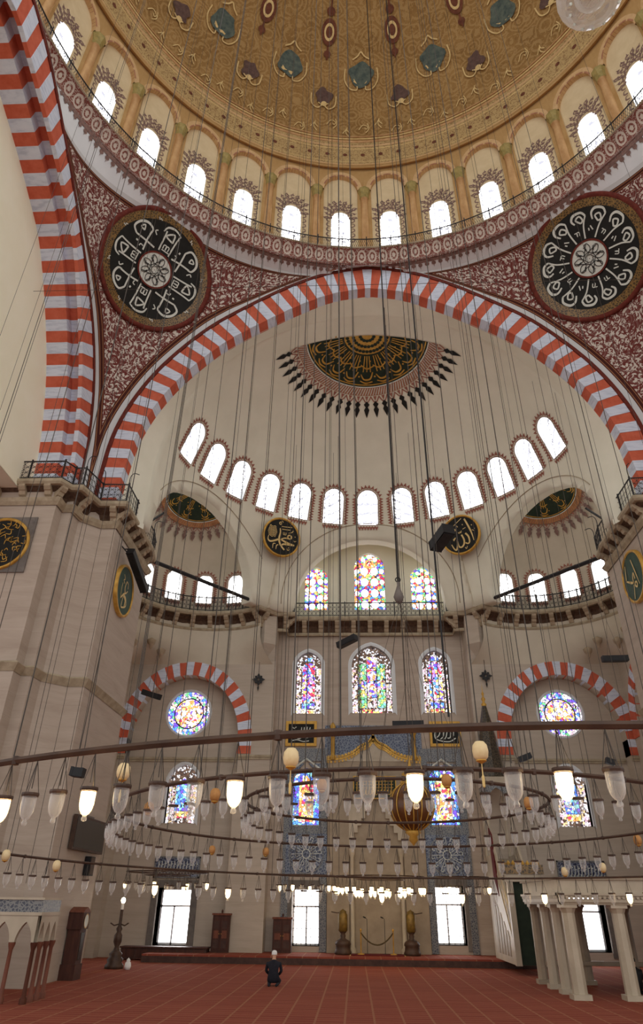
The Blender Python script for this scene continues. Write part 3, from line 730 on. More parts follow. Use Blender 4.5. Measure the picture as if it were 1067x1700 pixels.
mm = MB().lathe([(.2, 34.7), (.26, 34.8), (.25, 35.0), (.34, 35.3), (.36, 35.45), (.3, 35.5)], 8); mm.v = [(x+DR*sin(radians(BW/2)), y+DR*cos(radians(BW/2)), z) for x, y, z in mm.v]
bay['capital'] = mesh_of('capital', mm, 'capital_green')
# arabesque crest painted over each window
mm = MB(); cp = lambda u, v, h=0: cyl(u, v, -.105)
rnd = random.Random(3)
for row, (rad, num, size) in enumerate(((.66, 11, .2), (.9, 11, .24), (1.12, 7, .26))):
    for k in range(num):
        a = pi*(.02+.96*k/(num-1)) if row < 2 else pi*(.2+.6*k/(num-1)); c = (rad*.82*cos(a), 33.2+rad*1.25*sin(a))
        if abs(c[0]) > .82: continue
        sp = [(c[0]+size*(.15+.5*t)*cos(a-1.2+t*5.2*(1 if k % 2 else -1)), c[1]+size*(.15+.5*t)*sin(a-1.2+t*5.2*(1 if k % 2 else -1))) for t in [i/9 for i in range(10)]]
        mm.ribbon(sp, (.1, .07, .04), cp); mm.disc((c[0]+size*.3*cos(a), c[1]+size*.3*sin(a)), .055, cp, n=7)
        mm.ribbon([(c[0], c[1]), (c[0]+size*.9*cos(a), c[1]+size*.9*sin(a))], (.1, .08, .01), cp)
for s in (-1, 1):
    for k in range(5): z = 32.9-k*.4; mm.ribbon(smooth_path([(s*.58, z), (s*.74, z+.12), (s*.7, z+.3), (s*.6, z+.26)], 4), (.08, .06, .03), cp)
bay['painted_crest'] = mesh_of('painted_crest', mm, 'crest_paint')
rv = MB().grid([[cyl(x, z, -.12) for x, z in win_ol], [cyl(x, z, -.62) for x, z in win_ol]]); rv.grid([[cyl(-.5+k*.25, 30.45, -.12) for k in range(5)], [cyl(-.5+k*.25, 30.45, -.62) for k in range(5)]])
rvm = mesh_of('reveal', rv, 'plaster_white'); pnm = mesh_of('pane', MB().poly([cyl(x, z, -.5) for x, z in win_ol]), 'daylight_lattice')
for k in range(-10, 10):
    az = (k+.5)*BW; rz = -radians(az)
    for nm, me in bay.items(): obj(nm, me, None, DOME, rz=rz)
    w = empty('window_%d' % (k+11), (0, 0, 0), 'dome window, number %d from the left along the dome gallery' % (k+11), 'window', kind='structure'); w.rotation_euler = (0, 0, rz)
    obj('reveal', rvm, None, w); obj('pane', pnm, None, w)
# friezes and hemisphere
DC = 37.6; HR = 13.1
def dome_pt(az, el, R=HR): return (R*cos(el)*sin(az), R*cos(el)*cos(az), DC+R*sin(el))
def domerows(e0, e1, R, ne, n=126): return [[dome_pt(radians(AZ0+(AZ1-AZ0)*k/n), radians(e0+(e1-e0)*i/ne), R) for k in range(n+1)] for i in range(ne+1)]
obj('dome_shell', MB().grid(domerows(9, 90, HR, 30)), 'dome_paint', DOME, True)
obj('frieze', MB().grid(domerows(0, 9, HR-.04, 4)), 'frieze_paint', DOME, True)
for e, r, mt in ((-.6, .09, 'dome_gold'), (.5, .05, 'arch_tan'), (1.6, .035, 'dome_lace'), (6.6, .04, 'dome_lace'), (7.6, .07, 'arch_tan'), (9.2, .09, 'marble_tan'), (10.2, .05, 'dome_lace'), (11, .04, 'marble_tan')):
    obj('frieze_moulding', MB().tube([dome_pt(radians(AZ0+(AZ1-AZ0)*k/126), radians(e), HR-.02) for k in range(127)], r, 5), mt, DOME)
obj('cornice_lip', MB().grid(ringrows([(DR, 37.5), (13.05, 37.62), (13.05, 37.75)])), 'dome_gold', DOME)
dots = MB()
def dmap(az, el): 
    n = Vector(dome_pt(az, el, 1))-Vector((0, 0, DC)); x = Vector((cos(az), -sin(az), 0)); z = Vector((-sin(el)*sin(az), -sin(el)*cos(az), cos(el)))
    return lambda u, v, h=0: Vector((0, 0, DC))+(n*HR+x*u+z*v).normalized()*(HR-.06-h)
for k in range(-24, 25): dots.disc((0, 0), .13, dmap(radians(k*4.5), radians(4.2)), n=8)
obj('frieze_dots', dots, 'dome_brownred', DOME)['kind'] = 'stuff'
def blob(m, mp, w, h, n=22, seed=0, amp=.18, c=(0, 0), hh=0.0):
    r = random.Random(seed); ph = [r.uniform(0, 6) for _ in range(4)]
    m.poly([mp(c[0]+w*cos(2*pi*k/n)*(1+amp*sin(3*2*pi*k/n+ph[0])+amp*.7*sin(5*2*pi*k/n+ph[1])), c[1]+h*sin(2*pi*k/n)*(1+amp*sin(4*2*pi*k/n+ph[2])), hh) for k in range(n)])
for k in range(-5, 6):
    # purple cartouches, teal landscape medallions, hanging lantern motifs
    for (az, el, kind) in (((k+.5)*21.6, 22, 'p'), (k*21.6, 29.5, 't'), ((k+.5)*21.6, 40, 'l')):
        if abs(az) > 112: continue
        mp = dmap(radians(az), radians(el))
        root = obj('painted_medallion', MB().ann(.0, .01, mp, 0, 4), 'dome_lace', DOME)
        m = MB()
        if kind == 'p':
            blob(m, mp, .5, .55, seed=k+9, c=(0, .2), hh=.02); obj('cartouche', m, 'dome_purple', root)
            m = MB(); m.ribbon(smooth_path([(-.75, .3), (-.7, -.35), (-.35, -.62), (-.1, -.4), (-.3, -.25)], 5), .07, mp, .03); m.ribbon(smooth_path([(.75, .3), (.7, -.35), (.35, -.62), (.1, -.4), (.3, -.25)], 5), .07, mp, .03); m.disc((.05, -.3), .18, mp, .03, 9)
            obj('scroll_frame', m, 'dome_lace', root)
        elif kind == 't':
            blob(m, mp, .72, .78, seed=k+31, amp=.1, hh=.02); obj('landscape', m, 'dome_teal', root)
            m = MB(); blob(m, mp, .22, .3, seed=k+50, c=(.1, -.3), hh=.03); blob(m, mp, .18, .16, seed=k+51, c=(-.3, -.35), hh=.03); m.ribbon(smooth_path([(-.95, .4), (-1.0, -.3), (-.7, -.85), (-.3, -.95), (-.25, -.7)], 5), .07, mp, .03); m.ribbon(smooth_path([(.95, .4), (1.0, -.3), (.7, -.85), (.3, -.95), (.25, -.7)], 5), .07, mp, .03)
            m.ribbon(smooth_path([(-.5, .95), (-.2, 1.15), (0, 1.4), (.2, 1.15), (.5, .95)], 5), .08, mp, .03); obj('scroll_frame', m, 'dome_lace', root)
        else:
            m.ribbon([(0, 2.0), (0, .9)], .1, mp, .02); m.disc((0, 1.15), .26, mp, .02, 10); m.disc((0, -1.25), .22, mp, .02, 10); m.ribbon([(0, -.8), (0, -1.6)], .12, mp, .02); m.ann(.3, .46, lambda u, v, h=0: mp(u, v*1.7, h), .02, 18); m.disc((0, 0), .2, lambda u, v, h=0: mp(u, v*1.7, h), .02, 12)
            obj('lantern_motif', m, 'dome_brownred', root)
            m = MB(); m.ann(.2, .3, lambda u, v, h=0: mp(u, v*1.7, h), .025, 18); obj('lantern_glow', m, 'dome_lace', root)
lace = MB()
for k in range(-26, 27):
    for el, s in ((13.8, .4),):
        mp = dmap(radians(k*4.3+el), radians(el+1.5*sin(k*2.1))); t = 1 if k % 2 else -1
        lace.ribbon(smooth_path([(-s, -s*.4), (-s*.4, s*.5), (s*.3*t, s*.2), (s*.1, -s*.3), (-s*.1, 0)], 4), .05, mp, .01); lace.ribbon(smooth_path([(0, -s), (s*.5*t, -s*.2), (s*.3*t, s*.8)], 4), .05, mp, .01)
obj('painted_scrolls', lace, 'dome_lace', DOME)['kind'] = 'stuff'

# ---- hall piers
PIER = [(-22, 11.2), (-11.75, 11.2), (-11.75, 11.75), (-11.4, 11.75), (-11.35, 12.4), (-10.7, 13.05), (-10.1, 13.05), (-10.1, 17.4), (-12.6, 18.0), (-22, 18.0)]
def off_poly(pts, d, closed=False):
    out = []; n = len(pts)
    for i, p in enumerate(pts):
        ns = []
        for a, b in ((i-1, i), (i, i+1)):
            if not closed and (a < 0 or b >= n): continue
            A, B = pts[a % n], pts[b % n]; dx, dy = B[0]-A[0], B[1]-A[1]; l = hypot(dx, dy) or 1; ns.append((dy/l, -dx/l))
        nx, ny = sum(q[0] for q in ns), sum(q[1] for q in ns); l = hypot(nx, ny) or 1; nx, ny = nx/l, ny/l
        k = d/max(nx*ns[0][0]+ny*ns[0][1], .45); out.append((p[0]+nx*k, p[1]+ny*k))
    return out
def pier(sx):
    P = [(p[0]*-sx, p[1]) for p in PIER]
    m = MB().solid([(x, y, 0) for x, y in P], [(x, y, 15.28) for x, y in P])
    w = obj('wall_pier_left' if sx < 0 else 'wall_pier_right', fixn(mesh_of('pier', m, 'stone')), None); tag(w, 'massive marble-faced pier on the %s carrying the great arches' % ('left' if sx < 0 else 'right'), 'pier', kind='structure')
    face = [(p[0], p[1]) for p in PIER[:9]]
    for z0, z1, d0, d1 in ((8.22, 8.36, .02, .1), (8.36, 8.46, .1, .16), (8.46, 8.54, .16, .05), (14.3, 14.42, .04, .14), (14.42, 14.55, .14, .2)):
        a, b = off_poly(face, d0), off_poly(face, d1); obj('moulding', MB().grid([[(x*-sx, y, z0) for x, y in a], [(x*-sx, y, z1) for x, y in b], [(x*-sx, y, z1) for x, y in face]]), 'cornice_stone', w)
    return w
PIL, PIR = pier(-1), pier(1)
PIL['label'] = 'massive marble-faced pier beside the clock and wall screen'; PIR['label'] = 'massive marble-faced pier at the picture edge above the marble tribune'

# ---- galleries : slab, corbels, recess soffit, iron railing
def poly_len(pts): return sum(hypot(b[0]-a[0], b[1]-a[1]) for a, b in zip(pts, pts[1:]))
corb = MB()
prof = [(0, 0), (.5, 0), (.5, -.09), (.42, -.2), (.36, -.22), (.3, -.34), (.2, -.38), (.14, -.52), (0, -.62)]
corb.solid([(-.12, -y, z) for y, z in prof], [(.12, -y, z) for y, z in prof]); CORB = mesh_of('corbel', corb, 'corbel_stone')
ZG = 15.3
def dxh(a, b): l = hypot(b[0]-a[0], b[1]-a[1]); return ((b[1]-a[1])/l, -(b[0]-a[0])/l)
def gallery(name, path, label, rail_label, z0=ZG, over=.5, railh=.78, skip_first=0):
    root = empty(name, (0, 0, 0), label, 'gallery', kind='structure')
    inner = off_poly(path, -over)
    obj('slab', MB().grid([[(x, y, z0-.02) for x, y in inner], [(x, y, z0) for x, y in path], [(x, y, z0-.06) for x, y in off_poly(path, .06)], [(x, y, z0-.16) for x, y in off_poly(path, .06)], [(x, y, z0-.24) for x, y in path], [(x, y, z0-.26) for x, y in inner]]), 'cornice_stone', root)
    obj('recess', MB().grid([[(x, y, z0-.27) for x, y in off_poly(path, -.12)], [(x, y, z0-.45) for x, y in off_poly(path, -over*.75)], [(x, y, z0-.8) for x, y in off_poly(path, -over+.03)]]), 'recess_brown', root)
    obj('under_moulding', MB().tube([(x, y, z0-.88) for x, y in off_poly(path, -over+.06)], .09, 6), 'cornice_stone', root)
    # corbels
    i = 0
    while i < len(path)-1:
        j = i+1; seg = lambda k: hypot(path[k+1][0]-path[k][0], path[k+1][1]-path[k][1])
        if seg(i) < .5:
            while j < len(path)-1 and seg(j) < .5: j += 1
        run = path[i:j+1]; L = poly_len(run); n = max(1, round(L/.86)) if L > .45 else 0
        R_ = resample(run, n*2) if n else []
        for k in range(n):
            c0, c1, p_ = R_[2*k], R_[2*k+2], R_[2*k+1]; l = hypot(c1[0]-c0[0], c1[1]-c0[1]) or 1; dx, dy = (c1[0]-c0[0])/l, (c1[1]-c0[1])/l
            p = (p_[0]-dy*over, p_[1]+dx*over, z0-.24)
            if seen(p, 120): obj('corbel', CORB, None, root, loc=p, rz=atan2(dy, dx))
        i = j
    # railing
    ra = empty('iron_railing', (0, 0, 0), rail_label, 'railing')
    rp = off_poly(path, -.06)
    obj('top_rail', MB().tube([(x, y, z0+railh) for x, y in rp], .03, 5), 'iron', ra); obj('bottom_rail', MB().tube([(x, y, z0+.06) for x, y in rp], .02, 5), 'iron', ra)
    for (a, b) in zip(rp, rp[1:]):
        L = hypot(b[0]-a[0], b[1]-a[1]); n = max(1, round(L/1.35)) if L > .3 else 1
        for k in range(n):
            p0 = (a[0]+(b[0]-a[0])*k/n, a[1]+(b[1]-a[1])*k/n); p1 = (a[0]+(b[0]-a[0])*(k+1)/n, a[1]+(b[1]-a[1])*(k+1)/n)
            if not seen((p0[0], p0[1], z0), 150): continue
            obj('post', MB().box((p0[0], p0[1], z0+railh/2+.04), (.05, .05, railh+.08)), 'iron', ra)
            if k == 0 and L > .7: obj('lamp_hook', MB().tube(smooth_path([(p0[0], p0[1], z0+railh), (p0[0], p0[1], z0+railh+.35), (p0[0]+dxh(a, b)[0]*.12, p0[1]+dxh(a, b)[1]*.12, z0+railh+.52), (p0[0]+dxh(a, b)[0]*.34, p0[1]+dxh(a, b)[1]*.34, z0+railh+.46)], 4), .018, 4), 'iron', ra)
            l = hypot(p1[0]-p0[0], p1[1]-p0[1]); 
            if l < .12: continue
            cells = max(1, round(l/.24)); m = MB(); q = lambda u, v: (p0[0]+(p1[0]-p0[0])*u, p0[1]+(p1[1]-p0[1])*u, z0+.06+v*(railh-.06))
            rr = .011
            for c in range(cells):
                for h in range(3):
                    u0, u1, v0, v1 = c/cells, (c+1)/cells, h/3, (h+1)/3; um, vm = (u0+u1)/2, (v0+v1)/2
                    m.tube([q(u0, vm), q(um, v1), q(u1, vm), q(um, v0)], rr, 3, True)
                m.tube([q(c/cells, 0), q(c/cells, 1)], rr, 3, cap=False)
            for v in (1/3, 2/3): m.tube([q(0, v), q(1, v)], rr*.8, 3, cap=False)
            obj('lattice_panel', m, 'iron', ra)
    return root, ra
GP = [(-20, 10.88), (-15.5, 10.88), (-11.65, 10.88), (-11.4, 11.36), (-11.0, 11.37), (-10.72, 12.55), (-9.7, 12.6), (-9.7, 16.6), (-9.9, 17.7)]
EA = [(-(8.3+3.93*sin(radians(a))), EY+3.93*cos(radians(a))) for a in range(98, -44, -6)]
QP = EA+[(-4.98, 24.37), (-4.0, 24.45), (-4.0, 25.1)]; QP = QP+[(-x, y) for x, y in QP[::-1]]
gallery('trim_20', GP, 'corbelled stone gallery wrapping the left pier at arch springing', 'black iron railing on the gallery round the left pier')
gallery('trim_21', [(-x, y) for x, y in GP[::-1]], 'corbelled stone gallery wrapping the right pier at arch springing', 'black iron railing on the gallery round the right pier')
gallery('trim_22', QP, 'long corbelled gallery running under the apse windows and mihrab bay', 'long black iron railing below the apse and coloured upper windows')
# dome gallery railing
dr = empty('iron_railing', (0, 0, 0), 'black iron railing circling the dome below its windows', 'railing')
def rp_(k, n, z): a = radians(AZ0+(AZ1-AZ0)*k/n); return (12.4*sin(a), 12.4*cos(a), z)
obj('top_rail', MB().tube([rp_(k, 126, 30.32) for k in range(127)], .03, 5), 'iron', dr)
obj('bottom_rail', MB().tube([rp_(k, 126, 29.66) for k in range(127)], .02, 5), 'iron', dr)
for b in range(42):
    m = MB(); m.tube([rp_(b*3, 126, 29.57), rp_(b*3, 126, 30.5)], .025, 4)
    if not seen(rp_(b*3+1, 126, 30.0), 100): continue
    for c in range(12):
        f0, f1 = (b*12+c), (b*12+c+1)
        for h in range(2):
            z0 = 29.66+.33*h; m.tube([rp_(f0, 504, z0+.165), rp_((f0+f1)/2, 504, z0+.33), rp_(f1, 504, z0+.165), rp_((f0+f1)/2, 504, z0)], .012, 3, True)
    obj('lattice_panel', m, 'iron', dr)

# ================================================================== PAINTED AND CARVED DECORATION
import numpy as np
def strokes(m, mp, lst, h=.03, k=5, scale=1.0):
    for pts, w in lst: m.ribbon(smooth_path(pts, k), w, mp, h)
# ---- pendentive roundels
def pend_map(sx):
    z0, t0 = 26.5, radians(44); c = pend_pt(z0, t0); ex = (pend_pt(z0, t0-.05)-pend_pt(z0, t0+.05)).normalized(); ez = (pend_pt(z0+.3, t0)-pend_pt(z0-.3, t0)).normalized(); ez = (ez-ex*ez.dot(ex)).normalized(); n = ex.cross(ez)
    A, B = [], []
    for dz in range(-22, 20, 3):
        for dt in range(-26, 27, 4):
            zz = z0+dz*.1
            if zz > 28.4: continue
            p = pend_pt(zz, t0+radians(dt))-c; u, v, hh = p.dot(ex), p.dot(ez), p.dot(n)
            if hypot(u, v) < 3.2: A.append([u*u, u*v, v*v, u, v, u*u*u, v*v*v, u*u*v, u*v*v]); B.append(hh)
    k = np.linalg.lstsq(np.array(A), np.array(B), rcond=None)[0]
    def mp(u, v, h=0.0):
        uu = u if sx < 0 else -u
        q = float(np.dot(k, [uu*uu, uu*v, v*v, uu, v, uu**3, v**3, uu*uu*v, uu*v*v])); p = c+ex*uu+ez*v+n*(q+h)
        return (p.x if sx < 0 else -p.x, p.y, p.z)
    return mp
def polar(mp, a, s=1.0): return lambda r, t, h=0: mp(s*(r*cos(a)-t*sin(a)), s*(r*sin(a)+t*cos(a)), h)
def big_roundel(sx):
    mp = pend_map(sx); R = 2.62
    root = empty('calligraphy_roundel', (sx*9.85, 10.8, 26.5-R), 'large black calligraphy roundel on the left pendentive with eightfold lettering' if sx < 0 else 'large black calligraphy roundel on the right pendentive with petal-like lettering', 'roundel')
    root.location = (0, 0, 0)
    def sub(name, mb, mat, par=root): return obj(name, mb, mat, par, True)
    def filled(r1, h, n=64, r0=.02): return MB().grid([[mp(r*cos(2*pi*k/n), r*sin(2*pi*k/n), h) for k in range(n+1)] for r in [r0+(r1-r0)*i/8 for i in range(9)]])
    rim = MB().grid([[mp(r*cos(2*pi*k/64), r*sin(2*pi*k/64), h) for k in range(65)] for r, h in ((R*1.05, -.1), (R*1.05, .1), (R*1.0, .14), (R*.97, .1))]); sub('outer_moulding', rim, 'border_red')
    sub('patterned_border', MB().grid([[mp(r*cos(2*pi*k/64), r*sin(2*pi*k/64), .1) for k in range(65)] for r in (R*.97, R*.9, R*.84)]), 'rug_gold')
    sub('field', filled(R*.845, .09), 'black_field'); 
    m = MB()
    if sx < 0:
        for q in range(8):
            P = polar(mp, radians(-90+45*q), R)
            if q % 2 == 0:
                L = [([(.34, -.1), (.6, -.11), (.76, -.13)], .028), ([(.34, .1), (.6, .11), (.7, .12)], .028), ([(.76, -.13), (.8, 0), (.76, .13), (.66, .17)], (.02, .04, .02)), ([(.58, -.06), (.72, -.03), (.62, .09), (.58, -.06)], .03), ([(.4, -.05), (.47, -.05), (.47, 0), (.4, 0), (.47, 0), (.47, .05), (.4, .05)], .02), ([(.38, -.08), (.38, .06)], .02)]
            else:
                L = [([(.36, -.1), (.5, .02), (.64, .16)], .03), ([(.36, .12), (.5, 0), (.62, -.13)], .03), ([(.64, .16), (.76, .16), (.81, .03), (.77, -.1), (.66, -.16), (.6, -.12)], (.03, .045, .025)), ([(.66, .0), (.73, .04), (.74, -.04), (.66, 0)], .025), ([(.42, .1), (.46, .13), (.44, .17)], .02), ([(.52, .17), (.55, .19)], .03), ([(.55, -.2), (.62, -.2), (.62, -.25)], .02)]
            for pts, w in L: m.ribbon(smooth_path(pts, 4), tuple(x*1.0 for x in w) if isinstance(w, tuple) else w, lambda u, v, h=0, P=P: P(u, v, h), .12)
            m.ribbon([(.79, .28), (.81, .31), (.78, .33), (.82, .35)], .018, lambda u, v, h=0, P=P: P(u, v, h), .12)
        # widths above are in roundel units -> scaled by polar()
    else:
        for q in range(13):
            P = polar(mp, radians(-90+360/13*q), R); f = 1 if q % 3 else .96
            L = [([(.34, -.02), (.55, -.05), (.72*f, -.12)], .026), ([(.72*f, -.12), (.8*f, -.06), (.8*f, .07), (.72*f, .12), (.62, .08)], (.03, .045, .025)), ([(.6, -.02), (.68, .05), (.72, -.02), (.64, -.06), (.6, -.02)], .028)]
            if q % 2: L += [([(.46, .04), (.52, .1)], .02), ([(.44, .1), (.48, .12)], .022)]
            else: L += [([(.42, .05), (.48, .05), (.48, .09), (.42, .09), (.48, .09), (.48, .13)], .016)]
            for pts, w in L: m.ribbon(smooth_path(pts, 4), w, lambda u, v, h=0, P=P: P(u, v, h), .12)
    sub('lettering', m, 'letter_white')
    c = obj('centre_disc', filled(R*.3, .13), 'letter_white', root, True)
    obj('red_edge', MB().ann(R*.29, R*.32, mp, .15, 40), 'border_red', c)
    m = MB()
    for q in range(8):
        P = polar(mp, radians(22+45*q), R)
        for pts in ([(.03, .05), (.16, -.03), (.25, .02), (.22, .07), (.14, .03)], [(.0, .1), (.24, .04)], [(.08, -.06), (.2, -.08)]): m.ribbon(smooth_path(pts, 4), .012, lambda u, v, h=0, P=P: P(u, v, h), .155)
    obj('centre_lettering', m, 'black_field', c)
    return root
big_roundel(-1); big_roundel(1)

# ---- flat roundels ("Muhammad" and "Allah" and the pier roundels)
def to_unit(pts, cx, cy, rx, ry): return [((x-cx)/rx, -(y-cy)/ry) for x, y in pts]
def roundel(name, o, x, z, R, label, field, rimm, lst, lm, wscale, plate=None, thick=.12, group=None):
    fr = frame(o, x, z); root = empty(name, (0, 0, 0), label, 'roundel', group)
    rows = [[fr(r*R*cos(2*pi*k/48), r*R*sin(2*pi*k/48), h) for k in range(49)] for r, h in ((1.0, -.02), (1.0, thick), (.93, thick+.02), (.9, thick-.03))]
    obj('rim', MB().grid(rows), rimm, root, True); obj('field', MB().disc((0, 0), R*.92, fr, thick-.03, 40), field, root)
    m = MB()
    for pts, w in lst:
        pts = [(x_*R, y_*R) for x_, y_ in pts]; ww = tuple(q*wscale*R for q in w) if isinstance(w, tuple) else w*wscale*R
        m.ribbon(smooth_path(pts, 5) if len(pts) > 2 else pts, ww, fr, thick)
    obj('lettering', m, lm, root)
    if plate: obj('stone_plate', MB().solid([fr(a*R*1.06, b*R*1.06, .0) for a, b in ((-1, -1), (1, -1), (1, 1), (-1, 1))], [fr(a*R*1.06, b*R*1.06, .04) for a, b in ((-1, -1), (1, -1), (1, 1), (-1, 1))]), plate, root)
    return root, fr
MU = [([(490, 350), (502, 450), (488, 560), (500, 650), (540, 730), (620, 805)], (20, 40, 30)), ([(470, 605), (400, 650), (310, 685), (262, 645), (268, 560)], (36, 34, 10)), ([(690, 535), (600, 548), (525, 592)], (30, 26, 18)), ([(520, 590), (610, 622), (700, 645), (820, 655)], (26, 44, 22)), ([(820, 662), (700, 672), (600, 682), (550, 712)], (22, 36, 28)),
      ([(660, 500), (690, 462), (735, 470), (742, 515), (700, 540), (660, 505)], 28), ([(520, 305), (630, 290), (740, 270)], 14), ([(535, 362), (620, 352), (705, 340)], 15), ([(772, 335), (748, 380), (670, 420)], (22, 16, 6)), ([(460, 240), (485, 212), (512, 240), (485, 268), (460, 240)], 16), ([(500, 190), (530, 185), (538, 215)], 12),
      ([(565, 420), (567, 470), (592, 470), (594, 420), (594, 470), (622, 470), (624, 420)], 10), ([(375, 825), (380, 725), (425, 712)], (8, 18, 14)), ([(445, 830), (452, 745), (490, 722)], (10, 20, 12)), ([(672, 765), (695, 800), (722, 768)], 12), ([(695, 735), (712, 745)], 18), ([(812, 460), (828, 470)], 18), ([(800, 556), (822, 575), (850, 552)], 12)]
for yy in range(345, 575, 32):
    MU.append(([(240+abs(yy-460)*.3, yy), (290, yy-22), (330, yy+6), (380, yy-18), (440-abs(yy-460)*.3, yy)], 12))
MU = [(to_unit(p, 543, 535, 395, 430), tuple(q/395 for q in w) if isinstance(w, tuple) else w/395) for p, w in MU]
AL = [([(735, 200), (785, 340), (830, 500), (850, 640)], (30, 32, 10)), ([(715, 470), (762, 545), (768, 640), (735, 672), (690, 645)], (34, 26, 22)), ([(640, 482), (672, 580), (660, 662), (610, 708), (560, 680), (545, 555)], (30, 30, 22)), ([(545, 560), (540, 650), (508, 735), (468, 708), (430, 618)], (22, 30, 16)), ([(480, 305), (580, 240), (680, 178)], 13), ([(585, 420), (600, 448), (620, 420), (632, 446), (650, 405)], 12), ([(450, 235), (455, 275), (420, 325), (375, 310)], (10, 18, 20)), ([(510, 340), (540, 365), (500, 405), (470, 440)], (16, 16, 5)), ([(575, 295), (592, 325)], 14), ([(680, 290), (690, 310)], 16), ([(675, 385), (735, 368)], 12), ([(850, 340), (852, 360)], 16), ([(845, 440), (885, 470)], 12), ([(890, 425), (900, 432)], 14), ([(670, 725), (692, 755), (715, 712)], 12), ([(480, 560), (520, 510), (470, 540)], 16)]
AL = [(to_unit(p, 615, 470, 370, 370), tuple(q/370 for q in w) if isinstance(w, tuple) else w/370) for p, w in AL]
for pos, lst, lab in (((-4.78, 22.42, 18.71), MU, 'round black and gold calligraphy panel beside the left apse opening'), ((4.92, 22.33, 18.71), AL, 'round black and gold calligraphy panel behind the big hanging loudspeaker')):
    p = Vector(pos); n = (SCX-p).normalized(); x = Vector((n.y, -n.x, 0)).normalized()*-1
    z = Vector((0, 0, 1)); roundel('calligraphy_roundel', p+n*.1, x, z-n*z.dot(n), 1.1, lab, 'black_field', 'gold', lst, 'gold_pale', 1.0)
def scribble(seed, n=26, r=.8):
    q = random.Random(seed); out = []
    for k in range(n):
        a = q.uniform(0, 2*pi); d = r*sqrt(q.uniform(.02, 1)); c = (d*cos(a), d*sin(a)); b = q.uniform(0, 2*pi); l = q.uniform(.08, .2)
        out.append(([(c[0], c[1]), (c[0]+l*cos(b), c[1]+l*sin(b)), (c[0]+l*1.3*cos(b+.9), c[1]+l*1.3*sin(b+.9))], (.02, .035, .015)))
    return out
UM = [([(.0, .45), (-.12, .1), (.05, -.1), (.32, .1)], (.05, .08, .04)), ([(.05, -.1), (-.2, -.25), (-.5, -.52)], (.06, .09, .05)), ([(-.5, -.5), (-.55, -.1), (-.5, .2)], .04), ([(-.1, -.25), (.2, -.4), (.15, -.7)], (.1, .12, .05)), ([(-.15, -.3), (-.25, -.8), (.0, -.78), (.35, -.6), (.3, -.35), (.05, -.2)], (.04, .07, .03)), ([(.0, .45), (.25, .4), (.3, .2)], .05), ([(-.5, .6), (-.3, .45), (-.45, .35), (-.25, .25)], .04)]
EB = [([(-.55, .75), (-.75, .1)], .06), ([(-.75, .05), (-.3, -.2), (-.05, -.3)], (.05, .1, .06)), ([(-.05, -.3), (.0, -.05), (.15, .1), (.2, -.2)], .07), ([(.2, .75), (.4, .0), (.55, -.6)], (.05, .07, .03)), ([(.1, -.35), (.3, -.4), (.25, -.6), (.08, -.5), (.1, -.35)], .07), ([(-.05, -.4), (-.25, -.9), (-.3, -1.0)], .05)]
UM = [([(a*.8, b*.85) for a, b in p], w) for p, w in UM]; EB = [([(a*.8, b*.8) for a, b in p], w) for p, w in EB]
roundel('calligraphy_roundel', (-10.08, 14.9, 12.5), (0, 1, 0), (0, 0, 1), 1.04, 'green and white calligraphy disc on the side of the left pier under its gallery', 'deep_green', 'gold', UM, 'gold_pale', 1.0)
roundel('calligraphy_roundel', (10.08, 14.95, 13.0), (0, -1, 0), (0, 0, 1), 1.04, 'green and gold calligraphy disc on the side of the right pier', 'deep_green', 'gold', EB, 'gold_pale', 1.0)
roundel('calligraphy_roundel', (-13.35, 11.17, 12.7), (1, 0, 0), (0, 0, 1), 1.02, 'dark gold calligraphy disc on a square grey plate on the left pier front', 'black_field', 'gold', scribble(5, 60), 'gold', 1.0, 'frame_grey')

